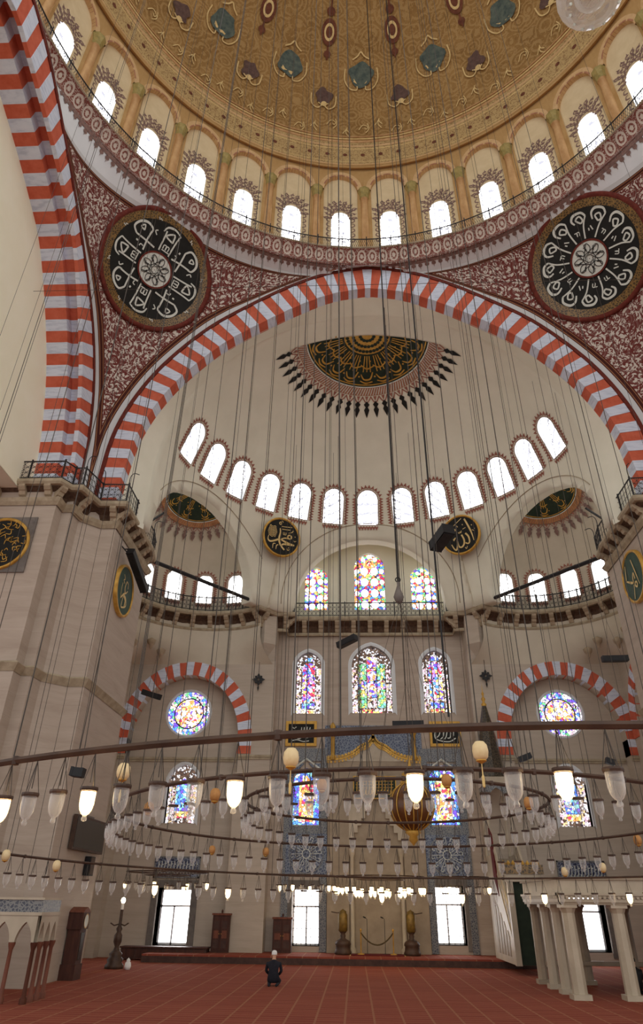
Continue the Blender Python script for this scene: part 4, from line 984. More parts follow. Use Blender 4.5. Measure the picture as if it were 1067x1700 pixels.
# ---- painted half medallions of the semidome and the exedras
def half_medallion(root, mp, R, Rg, phi0, phi1, ntooth, gold_only=False):
    A = lambda n: [phi0+(phi1-phi0)*k/n for k in range(n+1)]
    def band(r0, r1, h, n=60, nr=3): return MB().grid([[mp(r*cos(a), r*sin(a), h) for a in A(n)] for r in [r0+(r1-r0)*i/nr for i in range(nr+1)]])
    obj('field', band(Rg*.95, R, .02, nr=8), 'green_field', root, True)
    g = obj('rosette', band(.02, Rg, .03, nr=5), 'gold', root, True)
    m = MB()
    for r, n in ((.3, 7), (.6, 12), (.86, 17)):
        for k in range(n):
            a = phi0+(phi1-phi0)*(k+.5)/n; m.disc((r*Rg*cos(a), r*Rg*sin(a)), Rg*.085, mp, .04, 6)
    obj('piercing', m, 'green_field', g)
    obj('gold_line', band(R*.955, R*.975, .035), 'gold', root); obj('white_line', band(R*1.0, R*1.02, .03), 'letter_white', root)
    m = MB(); q = random.Random(4)
    nr = 9
    for k in range(nr):          # tall radiating letters with bowls near the edge
        a = phi0+(phi1-phi0)*(k+.5)/nr; P = polar(mp, a)
        for t in (-.16, .0, .16):
            m.ribbon([(Rg*1.08, t*R*.22), (R*.72, t*R*.4)], R*.017, P, .04)
        m.ribbon(smooth_path([(R*.72, -.1*R), (R*.85, -.06*R), (R*.86, .05*R), (R*.76, .1*R)], 4), (R*.02, R*.035, R*.015), P, .04)
        m.ribbon(smooth_path([(R*.6, -.12*R), (R*.66, 0), (R*.58, .1*R)], 4), (R*.02, R*.03, R*.015), P, .04)
        m.ribbon(smooth_path([(R*.9, -.1*R), (R*.93, .02*R), (R*.88, .12*R)], 4), (R*.02, R*.03, R*.015), P, .04)
        m.disc((R*.5, .12*R), R*.018, P, .04, 6); m.disc((R*.8, -.14*R), R*.018, P, .04, 6)
    obj('lettering', m, 'gold', root)
    obj('braid_ring', band(R*1.02, R*1.17, .02), 'arch_brown', root, True)
    m = MB()
    for k in range(ntooth*3):
        a = phi0+(phi1-phi0)*(k+.5)/(ntooth*3); P = polar(mp, a); m.ribbon([(R*1.03, -.02*R), (R*1.16, .03*R)], R*.012, P, .035)
    obj('braid_lines', m, 'letter_white' if not gold_only else 'gold', root)
    m = MB(); m2 = MB()
    for k in range(ntooth):
        a = phi0+(phi1-phi0)*(k+.5)/ntooth; P = polar(mp, a); w = R*1.25*(phi1-phi0)/ntooth
        m2.ribbon(smooth_path([(R*1.18, -w*.5), (R*1.26, -w*.25), (R*1.3, 0), (R*1.26, w*.25), (R*1.18, w*.5)], 3), R*.02, P, .03)
        m2.poly([P(R*1.18, -w*.2, .03), P(R*1.27, 0, .03), P(R*1.18, w*.2, .03)])
        leaf = [(1.27, 0), (1.33, .34), (1.38, .14), (1.43, .32), (1.58, 0), (1.43, -.32), (1.38, -.14), (1.33, -.34)]
        m.poly([P(R*r, w*t, .03) for r, t in leaf[:5]]); m.poly([P(R*r, w*t, .03) for r, t in [leaf[4], leaf[5], leaf[6], leaf[7], leaf[0]]])
    obj('inner_fringe', m2, 'tooth_paint', root)['kind'] = 'stuff'; obj('leaf_fringe', m, 'black_field' if not gold_only else 'crest_paint', root)['kind'] = 'stuff'
def sphere_polar(c, R, d, x):
    c, d, x = Vector(c), Vector(d).normalized(), Vector(x); x = (x-d*x.dot(d)).normalized(); y = d.cross(x)
    def mp(u, v, h=0):
        r = hypot(u, v); a = r/R
        if r < 1e-6: return c+d*(R-h)
        return c+(d*cos(a)+(x*u+y*v)/r*sin(a))*(R-h)
    return mp
root = empty('semidome_medallion', (0, 0, 0), 'green and gold half medallion with black leaf fringe on the mihrab half dome', 'medallion')
dd = Vector((0, 1.28, 9.41)); mp_ = sphere_polar(SCX, SR, dd, (1, 0, 0)); tst = mp_(0, 1); sg = 1 if tst.y > mp_(0, -1).y else -1
half_medallion(root, lambda u, v, h=0: mp_(u, v*sg, h), 3.15, 1.2, radians(2), radians(178), 25)
for sx in (-1, 1):
    root = empty('apse_medallion', (0, 0, 0), 'black and gold half medallion inside the %s apse' % ('left' if sx < 0 else 'right'), 'medallion')
    ce = Vector((sx*EX, EY, 17.6)); tgt = Vector((sx*9.35, 22.0, 21.7)); d = Vector((tgt.x-ce.x, tgt.y-ce.y, tgt.z-ce.z)).normalized()
    mq = sphere_polar(ce, 4.4, d, Vector((d.y, -d.x, 0)))
    half_medallion(root, lambda u, v, h=0, mq=mq: mq(u, v, h+.08), 2.0, .7, 0, 2*pi, 34, True)

# ================================================================== COLOURED WINDOWS
def rectp(m, fr, x0, x1, z0, z1, h=0): return m.poly([fr(x0, z0, h), fr(x1, z0, h), fr(x1, z1, h), fr(x0, z1, h)])
def window_base(n, cx, hw, z0, zs, zt, Y, label, depth=.35, surround='plaster_white', sw=.14, pointed=.25):
    w = empty('window_%d' % n, (0, 0, 0), label, 'window', kind='structure'); fr = frame((cx, Y, 0), (1, 0, 0), (0, 0, 1))
    ol = arch_pts(hw, z0, zs, zt, 14, pointed) if zt > zs else [(-hw, z0), (-hw, zt), (hw, zt), (hw, z0)]
    if surround:
        ou = arch_pts(hw+sw, z0-sw*.6, zs, zt+sw, 14, pointed); mid = arch_pts(hw+sw*.5, z0, zs, zt+sw*.5, 14, pointed)
        m = MB().grid([[fr(x, z, .0) for x, z in ou], [fr(x, z, .05) for x, z in mid], [fr(x, z, .03) for x, z in ol], [fr(x, z, -depth) for x, z in ol]]); obj('surround', m, surround, w)
    return w, fr, ol
def glass(w, fr, pts, mat, h, name='pane'): return obj(name, MB().poly([fr(x, z, h) for x, z in pts]), mat, w)
WN = 80
for cx, hw, z0, zs, zt, k in CW:
    side = 'left' if cx < -1 else ('right' if cx > 1 else 'centre')
    if k == 'mid':
        w, fr, ol = window_base(WN, cx, hw, z0, zs, zt, YC, {'left': 'tall purple stained window above the left plaque', 'right': 'tall purple stained window above the right plaque', 'centre': 'widest stained window with green and purple panels above the mihrab'}[side], sw=.2); d = -.28
        glass(w, fr, [(x, z) for x, z in ol if z >= zs-.35 or True], 'glass_scroll', d-.02, 'scroll_pane')
        b = hw*.3 if side == 'centre' else hw*.42
        for s in (-1, 1):
            for i in range(3):
                za = z0+.05+(zs-z0-.1)*i/3; zb = z0+(zs-z0-.1)*(i+1)/3-.06; x0, x1 = sorted((s*hw*.98, s*(hw-b+.03))); glass(w, fr, [(x0, za), (x0, zb), (x1, zb), (x1, za)], 'glass_border', d, 'border_pane')
        glass(w, fr, [(-hw*.5, z0+.02), (-hw*.5, z0+.24), (hw*.5, z0+.24), (hw*.5, z0+.02)], 'glass_orange', d+.002, 'foot_pane')
        if side == 'centre':
            for s in (-1, 1):
                for za, zb, mt in ((z0+.32, z0+1.24, 'glass_green'), (z0+1.32, z0+1.68, 'glass_purple'), (z0+1.76, z0+2.6, 'glass_green')):
                    x0, x1 = sorted((s*.28, s*.7)); glass(w, fr, [(x0, za), (x0, zb), (x1, zb), (x1, za)], mt, d+.004, 'green_pane' if mt == 'glass_green' else 'purple_pane')
            for za, zb, mt in ((z0+.34, z0+.8, 'glass_border'), (z0+.85, z0+2.35, 'glass_purple'), (z0+2.4, z0+2.98, 'glass_purple')): glass(w, fr, [(-.24, za), (-.24, zb), (.24, zb), (.24, za)], mt, d+.004, 'centre_pane')
            for zc in (z0+1.2, z0+1.95): obj('roundel_pane', MB().disc((0, zc), .22, fr, d+.008, 20, .27), 'glass_rose', w)
            for s in (-.26, .26, -.72, .72): obj('mullion', MB().tube([fr(s, z0+.3, d+.01), fr(s, z0+2.6, d+.01)], .018, 4), 'iron', w)
        else:
            glass(w, fr, [(-hw*.5, z0+.66), (-hw*.5, zs-.05), (-hw*.2, zs+.12), (hw*.2, zs+.12), (hw*.5, zs-.05), (hw*.5, z0+.66)], 'glass_purple', d+.004, 'purple_pane')
            glass(w, fr, [(-hw*.5, z0+.3), (-hw*.5, z0+.58), (hw*.5, z0+.58), (hw*.5, z0+.3)], 'glass_blue', d+.004, 'text_pane')
            glass(w, fr, [(-hw*.35, zs+.22), (-hw*.3, zs+.42), (hw*.3, zs+.42), (hw*.35, zs+.22)], 'glass_blue', d+.004, 'blue_pane')
    elif k == 'up':
        w, fr, ol = window_base(WN, cx, hw, z0, zs, zt, YC, {'left': 'small coloured window over the gallery on the left of the niche', 'right': 'small coloured window over the gallery on the right of the niche', 'centre': 'tall coloured window with white roundels in the niche over the gallery'}[side], surround=None); d = -.2
        obj('reveal', MB().grid([[fr(x, z, .01) for x, z in ol], [fr(x, z, -.3) for x, z in ol]]), 'plaster_white', w)
        glass(w, fr, ol, 'glass_upper', d)
        rows = 4 if side == 'centre' else 4; dz = (zs-z0)/rows; rr = min(dz*.36, hw*.23)
        for i in range(rows):
            for x in (-hw*.82, -hw*.33, hw*.33, hw*.82):
                r = rr*1.05 if abs(x) < hw*.5 else rr*.62
                obj('roundel_pane', MB().disc((x, z0+dz*(i+.55)), r, fr, d+.01, 14, r*1.12), 'glass_roundel', w)
        for x, z in ((0, zt-.16), (-hw*.4, zt-.34), (hw*.4, zt-.34)): obj('roundel_pane', MB().disc((x, z), rr*.6, fr, d+.01, 12), 'glass_roundel', w)
        obj('head_pane', MB().disc((0, zs+.02), hw*.4, fr, d+.008, 16), 'glass_orange', w)
    elif k == 'low':
        w, fr, ol = window_base(WN, cx, hw, z0, zs, zt, YC, 'orange and blue stained window in a tiled frame on the %s of the mihrab' % side, surround=None); d = -.25
        obj('reveal', MB().grid([[fr(x, z, .01) for x, z in ol], [fr(x, z, -.4) for x, z in ol]]), 'tile_dark', w)
        glass(w, fr, ol, 'glass_blue', d, 'border_pane'); glass(w, fr, [(-hw*.55, z0+.15), (-hw*.55, zs-.1), (0, zs+.3), (hw*.55, zs-.1), (hw*.55, z0+.15)], 'glass_orange', d+.005, 'orange_pane')
        for z in (z0+.6, z0+1.2): obj('roundel_pane', MB().disc((0, z), .2, fr, d+.01, 14), 'glass_roundel' if False else 'glass_rose', w)
    else:
        w, fr, ol = window_base(WN, cx, hw, z0, zs, zt, YC, 'bright clear floor-level window on the %s of the mihrab' % side, surround=None)
        day_window = True
        obj('reveal', MB().grid([[fr(x, z, .01) for x, z in ol+[ol[0]]], [fr(x, z, -.9) for x, z in ol+[ol[0]]]]), 'stone_pale', w)
        obj('pane', MB().poly([fr(x, z, -.8) for x, z in ol]), 'daylight_plain', w)
        zt_ = z0+(zt-z0)*.67
        m = MB()
        for x in (-hw+.04, hw-.04, 0): m.bb(cx+x-.04, cx+x+.04, YC+.68, YC+.76, z0, zt if abs(x) > .1 else zt_)
        m.bb(cx-hw, cx+hw, YC+.68, YC+.76, zt_-.04, zt_+.04); m.bb(cx-hw, cx+hw, YC+.68, YC+.76, z0, z0+.07); m.bb(cx-hw, cx+hw, YC+.68, YC+.76, zt-.07, zt)
        obj('casement', m, 'window_white', w)
        m = MB()
        for i in range(1, 6): x = -hw+2*hw*i/6; m.tube([fr(x, z0, -.6), fr(x, zt, -.6)], .012, 4)
        for i in range(1, 7): z = z0+(zt-z0)*i/7; m.tube([fr(-hw, z, -.6), fr(hw, z, -.6)], .012, 4)
        obj('grille', m, 'frame_grey', w)
        m = MB(); a, b = hw+.28, hw+.02
        for x0, x1, za, zb in ((-a, -b, z0-.2, zt+.3), (b, a, z0-.2, zt+.3), (-b, b, zt+.02, zt+.3)): m.bb(cx+x0, cx+x1, YC-.07, YC+.1, za, zb)
        obj('frame', m, 'frame_grey', w)
    WN += 1
for sx in (-1, 1):
    ax = sx*ROSEX; s_ = 'left' if sx < 0 else 'right'
    w = empty('window_%d' % WN, (0, 0, 0), 'round rose window of coloured glass under the %s striped arch' % s_, 'window', kind='structure'); WN += 1
    fr = frame((ax, YR, 10.25), (1, 0, 0), (0, 0, 1)); n = 28
    obj('reveal', MB().grid([[fr(r*cos(2*pi*k/n), r*sin(2*pi*k/n), h) for k in range(n+1)] for r, h in ((1.2, 0), (1.16, .04), (1.08, .04), (1.08, -.3))]), 'plaster_white', w)
    obj('rim_pane', MB().ann(.74, 1.08, fr, -.12, 40), 'glass_rim', w); obj('centre_pane', MB().disc((0, 0), .74, fr, -.13, 32), 'glass_rose', w); obj('lead_ring', MB().tube([fr(.74*cos(2*pi*k/40), .74*sin(2*pi*k/40), -.1) for k in range(40)], .03, 5, True), 'iron', w)
    for q in range(16):
        a = 2*pi*q/16; obj('roundel_pane', MB().disc((.91*cos(a), .91*sin(a)), .09, fr, -.1, 8), 'glass_border' if q % 2 else 'glass_blue', w)
    for r, c in ((.25, 6), (.52, 12)):
        for q in range(c): a = 2*pi*(q+.5*(r > .3))/c; obj('petal_pane', MB().disc((r*cos(a), r*sin(a)), .1, fr, -.11, 8), 'glass_roundel' if (q % 3 == 0) else 'glass_orange', w)
    w, fr, ol = window_base(WN, ax+.12*-sx, .72, 5.2, 7.0, 7.8, YR, 'blue stained window with white scroll border below the %s rose window' % s_, sw=.16); WN += 1
    glass(w, fr, ol, 'glass_scroll', -.27, 'scroll_pane')
    for s in (-1, 1): x0, x1 = sorted((s*.36, s*.7)); glass(w, fr, [(x0, 5.25), (x0, 7.0), (x1, 7.0), (x1, 5.25)], 'glass_border', -.26, 'border_pane')
    glass(w, fr, [(-.34, 5.75), (-.34, 6.95), (0, 7.2), (.34, 6.95), (.34, 5.75)], 'glass_blue', -.255, 'blue_pane'); glass(w, fr, [(-.32, 5.45), (-.32, 5.72), (.32, 5.72), (.32, 5.45)], 'glass_orange' if sx < 0 else 'glass_orange', -.255, 'yellow_pane')
    cx, hw, z0, zt = ax+.3*-sx, .74, .45, 2.6
    w, fr, ol = window_base(WN, cx, hw, z0, zt, zt, YR, 'bright clear floor-level window under the tile inscription on the %s' % s_, surround=None); WN += 1
    obj('reveal', MB().grid([[fr(x, z, .01) for x, z in ol+[ol[0]]], [fr(x, z, -.9) for x, z in ol+[ol[0]]]]), 'stone_pale', w); obj('pane', MB().poly([fr(x, z, -.8) for x, z in ol]), 'daylight_plain', w)
    m = MB()
    for x in (-hw+.04, hw-.04, -.1): m.bb(cx+x-.04, cx+x+.04, YR+.68, YR+.76, z0, zt if abs(x) > .2 else 1.9)
    for z in (z0+.04, 1.9, zt-.04): m.bb(cx-hw, cx+hw, YR+.68, YR+.76, z-.04, z+.04)
    obj('casement', m, 'window_white', w)
    m = MB(); a, b = hw+.3, hw+.02
    for x0, x1, za, zb in ((-a, -b, z0-.2, zt+.3), (b, a, z0-.2, zt+.3), (-b, b, zt+.02, zt+.3)): m.bb(cx+x0, cx+x1, YR-.07, YR+.1, za, zb)
    obj('frame', m, 'frame_grey', w)
    # tile inscription over the window
    r = empty('tile_inscription', (cx, YR-.05, 3.4), 'dark blue tile inscription over the %s floor window' % s_, 'tile panel')
    obj('tile_field', MB().box((0, 0, 0), (2.05, .06, .8)), 'tile_dark', r); obj('border', MB().bb(-1.06, 1.06, -.05, -.02, .36, .43).bb(-1.06, 1.06, -.05, -.02, -.43, -.36).bb(-1.06, -.99, -.05, -.02, -.43, .43).bb(.99, 1.06, -.05, -.02, -.43, .43), 'tile_grey', r)
    f2 = frame((0, -.03, 0), (1, 0, 0), (0, 0, 1)); m = MB(); rnd2 = random.Random(8+sx)
    for k in range(13):
        x = -.88+k*.145; m.ribbon([(x, -.2), (x+.03, .24)], .03, f2, .012); m.ribbon(smooth_path([(x-.02, -.1), (x+.05, -.24), (x+.12, -.12)], 4), .035, f2, .012)
        m.disc((x+.07, .08+.1*rnd2.random()), .025, f2, .012, 6)
    obj('lettering', m, 'letter_white', r)

# ================================================================== MIHRAB WALL FITTINGS
def part_box(root, name, mat, *b): return obj(name, MB().bb(*b), mat, root)
mi = empty('mihrab', (0, YC, .28), 'tall marble mihrab with gold pointed crest and blue tile top', 'mihrab'); 
def mb_(): return MB()
Y0 = -.22
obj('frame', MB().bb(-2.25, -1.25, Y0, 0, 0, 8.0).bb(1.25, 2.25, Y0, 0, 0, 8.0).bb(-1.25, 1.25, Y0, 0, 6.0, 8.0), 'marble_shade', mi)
nic = MB(); n = 10
for k in range(n): a0, a1 = pi*k/n, pi*(k+1)/n; nic.grid([[(1.25*cos(a0), -.02-.0+.0, 0), (1.25*cos(a1), -.02, 0)], [(1.25*cos(a0), -.02, 4.2), (1.25*cos(a1), -.02, 4.2)]])
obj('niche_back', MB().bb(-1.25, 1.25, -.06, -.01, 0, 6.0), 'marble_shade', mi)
m = MB()
for i in range(6):      # stepped stalactite hood
    hw = 1.2-.18*i; z = 4.0+.3*i; m.bb(-1.25, -hw, Y0+.02+.0*i, -.06, z, z+.3); m.bb(hw, 1.25, Y0+.02, -.06, z, z+.3)
obj('stalactite_hood', m, 'marble', mi)
for s in (-1, 1): obj('colonnette', MB().lathe([(.16, 0), (.16, .15), (.1, .22), (.09, 3.6), (.15, 3.75), (.16, 3.95)], 10, (s*1.12, Y0-.05, 0)), 'marble', mi, True)
ped = smooth_path([(-2.3, 8.05), (-1.6, 8.1), (-1.0, 8.32), (-.6, 8.6), (-.25, 8.75), (0, 9.05)], 4); pp = ped+[(-x, z) for x, z in ped[::-1][1:]]
obj('pediment', MB().solid([(x, Y0-.02, z-.28) for x, z in pp]+[(2.3, Y0-.02, 7.7), (-2.3, Y0-.02, 7.7)], [(x, 0, z-.28) for x, z in pp]+[(2.3, 0, 7.7), (-2.3, 0, 7.7)]), 'marble', mi)
f3 = frame((0, Y0-.04, -.28), (1, 0, 0), (0, 0, 1)); m = MB(); m.ribbon(pp, .1, f3, .02)
for (x, z), (x2, z2) in zip(pp[::1], pp[1:]): m.disc(((x+x2)/2, (z+z2)/2+.1), .075, f3, .02, 6); m.disc(((x+x2)/2, (z+z2)/2-.12), .06, f3, .02, 6)
m.poly([f3(-.1, 9.05, .02), f3(.1, 9.05, .02), f3(0, 9.4, .02)]); obj('gold_crest', m, 'gold', mi)
obj('tile_top', MB().bb(-2.4, 2.4, -.05, 0, 7.9, 9.42), 'tile_blue', mi)
for s in (-1, 1):
    obj('finial', MB().lathe([(.13, 7.75), (.16, 7.85), (.1, 7.95), (.1, 8.9), (.15, 8.98), (.14, 9.1), (.05, 9.15), (.16, 9.32), (.05, 9.5), (0, 9.55)], 10, (s*2.0, Y0-.02, 0)), 'gold', mi, True)
ins = obj('inscription_panel', MB().bb(-1.0, 1.0, Y0-.05, Y0, 6.05, 7.0), 'green_field', mi)
f4 = frame((0, Y0-.06, 0), (1, 0, 0), (0, 0, 1)); m = MB()
for x0, x1, z0, z1 in ((-1, 1, 6.02, 6.07), (-1, 1, 6.98, 7.03)): m.poly([f4(x0, z0, .01), f4(x1, z0, .01), f4(x1, z1, .01), f4(x0, z1, .01)])
for x in (-1, -.98+2): m.poly([f4(x-.02, 6.02, .01), f4(x+.02, 6.02, .01), f4(x+.02, 7.03, .01), f4(x-.02, 7.03, .01)])
for k in range(12): x = -.85+k*.15; m.ribbon([(x, 6.25), (x+.02, 6.88)], .03, f4, .01); m.ribbon(smooth_path([(x-.06, 6.35), (x+.02, 6.2), (x+.12, 6.3), (x+.1, 6.42)], 4), .035, f4, .01)
for k in range(3): m.ribbon([(-.9, 6.5+k*.14), (.9, 6.52+k*.14)], .018, f4, .01)
obj('lettering', m, 'gold', ins)
# plaques, tiled frames, tile roundels and pilaster strips each side
for sx in (-1, 1):
    s_ = 'left' if sx < 0 else 'right'
    r = empty('calligraphy_plaque', (sx*3.6, YC-.04, 9.3), 'dark plaque with white script in a gold frame on the %s above the mihrab' % s_, 'plaque')
    obj('field', MB().box((0, 0, 0), (1.3, .06, .92)), 'black_field', r)
    obj('frame', MB().bb(-.78, .78, -.08, .04, .46, .6).bb(-.78, .78, -.08, .04, -.6, -.46).bb(-.78, -.65, -.08, .04, -.46, .46).bb(.65, .78, -.08, .04, -.46, .46), 'gold', r)
    f = frame((0, -.035, 0), (1, 0, 0), (0, 0, 1)); m = MB()
    if sx < 0: lst = [([(.45, .3), (.4, .1)], .04), ([(.3, .32), (.28, .05)], .04), ([(.15, .3), (.14, .1)], .04), ([(.02, .3), (0, .1)], .04), ([(-.5, .15), (-.3, .08), (-.05, .1), (.2, .05), (.5, .12)], .045), ([(-.45, .3), (-.35, .25), (-.25, .32)], .035), ([(.5, -.1), (.3, -.2), (.1, -.12), (-.1, -.25), (-.4, -.1)], .05), ([(.4, -.35), (.1, -.38), (-.2, -.3), (-.5, -.36)], .04)]
    else: lst = [([(.45, .3), (.4, -.1)], .045), ([(.3, .3), (.24, -.15), (.1, -.2)], .045), ([(.14, .3), (.05, -.1), (-.05, -.25)], .045), ([(-.05, .25), (-.1, -.1), (-.25, -.25)], .045), ([(-.2, .3), (-.3, -.05), (-.48, -.2)], .045), ([(.5, -.2), (.2, -.36), (-.2, -.34), (-.5, -.2), (-.5, .1)], .05), ([(-.45, .3), (-.4, .2)], .04)]
    strokes(m, f, lst, .02); obj('lettering', m, 'letter_white', r)
    r = empty('tile_surround', (sx*3.3, YC-.03, 3.0), 'blue tiled strips framing the window column on the %s of the mihrab' % s_, 'tile panel')
    m = MB().bb(-1.02, -.72, -.05, .02, -2.7, 5.0).bb(.72, 1.02, -.05, .02, -2.7, 5.0).bb(-1.02, 1.02, -.05, .02, 5.0, 5.6).bb(-.72, .72, -.05, .02, 1.75, 2.15); obj('tile_border', m, 'tile_grey', r)
    m = MB().bb(-.74, -.66, -.08, .02, 2.1, 4.4).bb(.66, .74, -.08, .02, 2.1, 4.4); obj('inner_border', m, 'tile_dark', r)
    obj('gable', MB().tube([(-.72, -.06, 4.6), (0, -.06, 5.1), (.72, -.06, 4.6)], .05, 4), 'letter_white', r)
    for s in (-1, 1): obj('spandrel_tile', MB().solid([(s*.1, -.04, 4.9), (s*.7, -.04, 4.9), (s*.7, -.04, 4.2), (s*.55, -.04, 4.45)], [(s*.1, .02, 4.9), (s*.7, .02, 4.9), (s*.7, .02, 4.2), (s*.55, .02, 4.45)]), 'tile_blue', r)
    r = empty('tile_roundel', (sx*3.22, YC-.13, 4.0), 'round dark blue calligraphy tile panel on the %s of the mihrab' % s_, 'tile panel')
    f = frame((0, 0, 0), (1, 0, 0), (0, 0, 1)); obj('panel', MB().bb(-.95, .95, 0, .045, -.82, .82), 'tile_blue', r)
    obj('disc', MB().disc((0, 0), .8, f, .03, 32), 'tile_dark', r); obj('ring', MB().ann(.76, .82, f, .04, 40), 'tile_grey', r); m = MB()
    for q in range(12):
        P = polar(f, 2*pi*q/12); m.ribbon([(.2, 0), (.7, .02)], .02, P, .05); m.ribbon(smooth_path([(.7, .02), (.68, .14), (.56, .12)], 4), .025, P, .05); m.ribbon(smooth_path([(.3, .05), (.42, .12), (.5, .06)], 3), .02, P, .05)
    m.ann(.17, .2, f, .05, 20); obj('lettering', m, 'letter_white', r)
# candlesticks
def candlestick(x, y, label, z=.28, H=1.62):
    r = empty('giant_candlestick', (x, y, z), label, 'candlestick', 'giant brass candlesticks')
    obj('plinth', MB().lathe([(0, 0), (.34, 0), (.36, .08), (.32, .16), (.3, .3), (.34, .36), (.3, .46), (.2, .52)], 14), 'bronze', r, True)
    obj('stem', MB().lathe([(.2, .5), (.1, .58), (.12, .66), (.09, .72), (.16, .8)], 12), 'bronze', r, True)
    obj('case', MB().lathe([(.16, .8), (.2, .84), (.2, 1.4), (.15, 1.46), (.16, 1.52), (.05, 1.58), (0, H)], 12), 'brass_dark', r, True)
    obj('bracket', MB().tube([(0, 0, 1.48), (-.25 if x < 0 else .25, 0, 1.46), (-.5 if x < 0 else .5, 0, 1.5)], .02, 5), 'bronze', r)
candlestick(-1.53, 24.6, 'giant brass candlestick standing left of the mihrab'); candlestick(1.36, 24.6, 'giant brass candlestick standing right of the mihrab')
for x, l in ((-.78, 'left'), (.57, 'right')):
    r = empty('barrier_post', (x, 24.3, .31), 'slim brass rope post on the %s before the mihrab' % l, 'barrier post', 'rope posts before the mihrab'); obj('base', MB().lathe([(0, 0), (.14, 0), (.14, .03), (.03, .05)], 12), 'gold', r); obj('pole', MB().lathe([(.025, .04), (.025, .8), (.045, .83), (.04, .87), (0, .9)], 8), 'gold', r, True)
o = obj('barrier_rope', MB().tube([(-.78+1.35*k/12, 24.3, 1.06-.42*(1-(2*k/12-1)**2)) for k in range(13)], .03, 6), 'rope'); tag(o, 'dark rope sagging between two brass posts', 'rope')
for x in (-.5, .25):
    r = empty('microphone_stand', (x, 24.9, .28), 'thin black microphone stand on the %s of the mihrab niche' % ('left' if x < 0 else 'right'), 'microphone stand', 'microphone stands at the mihrab'); obj('base', MB().lathe([(0, 0), (.12, 0), (.12, .03), (0, .04)], 10), 'black_box', r); obj('pole', MB().tube([(0, 0, .03), (0, 0, 1.25), (-.08, -.05, 1.3)], .012, 5), 'black_box', r); obj('microphone', MB().tube([(-.06, -.04, 1.29), (-.16, -.1, 1.33)], .025, 6), 'black_box', r)
r = empty('prayer_rug', (-.1, 24.45, .28), 'dark red prayer rug laid before the mihrab', 'rug'); obj('pile', MB().bb(-1.1, 1.1, -.5, .45, 0, .03), 'curtain', r); obj('fringe', MB().bb(-1.14, -1.1, -.5, .45, 0, .015).bb(1.1, 1.14, -.5, .45, 0, .015), 'gold_pale', r)

# ================================================================== FURNITURE
# low wooden bench and cabinets by the wall
r = empty('wooden_bench', (-8.9, 24.5, 0), 'long dark low wooden bench under the left floor window', 'bench'); obj('box', MB().bb(-1.9, 1.7, -.4, .3, .05, .42), 'bench_wood', r); obj('top', MB().bb(-1.95, 1.75, -.45, .34, .42, .47), 'wood_dark', r)
for k in range(6): obj('panel', MB().bb(-1.82+k*.59, -1.32+k*.59, -.42, -.39, .1, .38), 'wood_dark', r)
def cabinet(x, y, z, w, d, h, label, tiers=3):
    r = empty('wooden_cabinet', (x, y, z), label, 'cabinet'); obj('body', MB().bb(-w/2, w/2, -d/2, d/2, 0, h), 'wood_dark', r)
    obj('cornice', MB().bb(-w/2-.04, w/2+.04, -d/2-.04, d/2, h, h+.07), 'wood_red', r)
    for s in (-1, 1):
        dr_ = obj('door', MB().bb(min(.02*s, s*(w/2-.03)), max(.02*s, s*(w/2-.03)), -d/2-.03, -d/2, .1, h-.08), 'wood_dark', r)
        for t in range(tiers): zz = .16+t*(h-.3)/tiers; x0, x1 = sorted((s*.07, s*(w/2-.08))); obj('panel', MB().bb(x0, x1, -d/2-.04, -d/2-.03, zz, zz+(h-.5)/tiers), 'wood_red' if t == 1 else 'bench_wood', dr_)
        obj('knob', MB().lathe([(0, -.02), (.02, -.01), (.02, .01), (0, .02)], 8, (s*.045, -d/2-.05, h*.5)), 'gold', dr_)
    obj('finial', MB().lathe([(.05, h+.07), (.03, h+.1), (.05, h+.15), (0, h+.22)], 8), 'wood_dark', r); return r
cabinet(-6.72, 24.55, .28, .72, .35, 1.32, 'dark carved wooden cabinet against the wall right of the bench')
cabinet(-4.15, 25.2, .28, .8, .5, 1.2, 'dark wooden cabinet beside the bright window left of the mihrab')
# longcase clock against the pier
r = empty('longcase_clock', (-9.86, 15.75, 0), 'tall dark wooden longcase clock against the left pier', 'clock')
obj('base', MB().bb(-.24, .24, -.32, .32, 0, .4), 'wood_dark', r); obj('trunk', MB().bb(-.2, .2, -.27, .27, .4, 1.3), 'wood_dark', r); h_ = obj('hood', MB().bb(-.24, .24, -.31, .31, 1.3, 1.75), 'wood_dark', r)
obj('crest', MB().solid([(-.24, -.34, 1.75), (-.24, .34, 1.75), (-.24, .2, 1.83), (-.24, 0, 1.9), (-.24, -.2, 1.83)], [(.24, -.34, 1.75), (.24, .34, 1.75), (.24, .2, 1.83), (.24, 0, 1.9), (.24, -.2, 1.83)]), 'wood_red', r)
fd = frame((.245, 0, 1.52), (0, 1, 0), (0, 0, 1)); obj('dial', MB().disc((0, 0), .17, fd, .01, 20), 'letter_white', h_); obj('dial_ring', MB().ann(.17, .2, fd, .012, 20), 'gold', h_)
obj('glass_door', MB().bb(.2, .215, -.14, .14, .5, 1.22), 'tv_screen', r)
# wall screen, small speaker
r = empty('wall_screen', (-10.0, 15.7, 3.95), 'large dark flat screen hung on the side of the left pier', 'screen'); obj('casing', MB().bb(-.06, .06, -1.5, 1.5, -.5, .5), 'bronze', r); obj('screen', MB().bb(.06, .07, -1.42, 1.42, -.43, .43), 'tv_screen', r); obj('bracket', MB().bb(-.1, -.05, -.4, .4, .5, .58), 'frame_grey', r)
r = empty('wall_speaker', (-9.98, 16.2, 3.06), 'small dark column speaker under the wall screen', 'speaker'); obj('casing', MB().bb(-.1, .1, -.22, .22, -.28, .28), 'black_box', r); obj('grille', MB().bb(.1, .11, -.18, .18, -.25, .25), 'bronze', r)
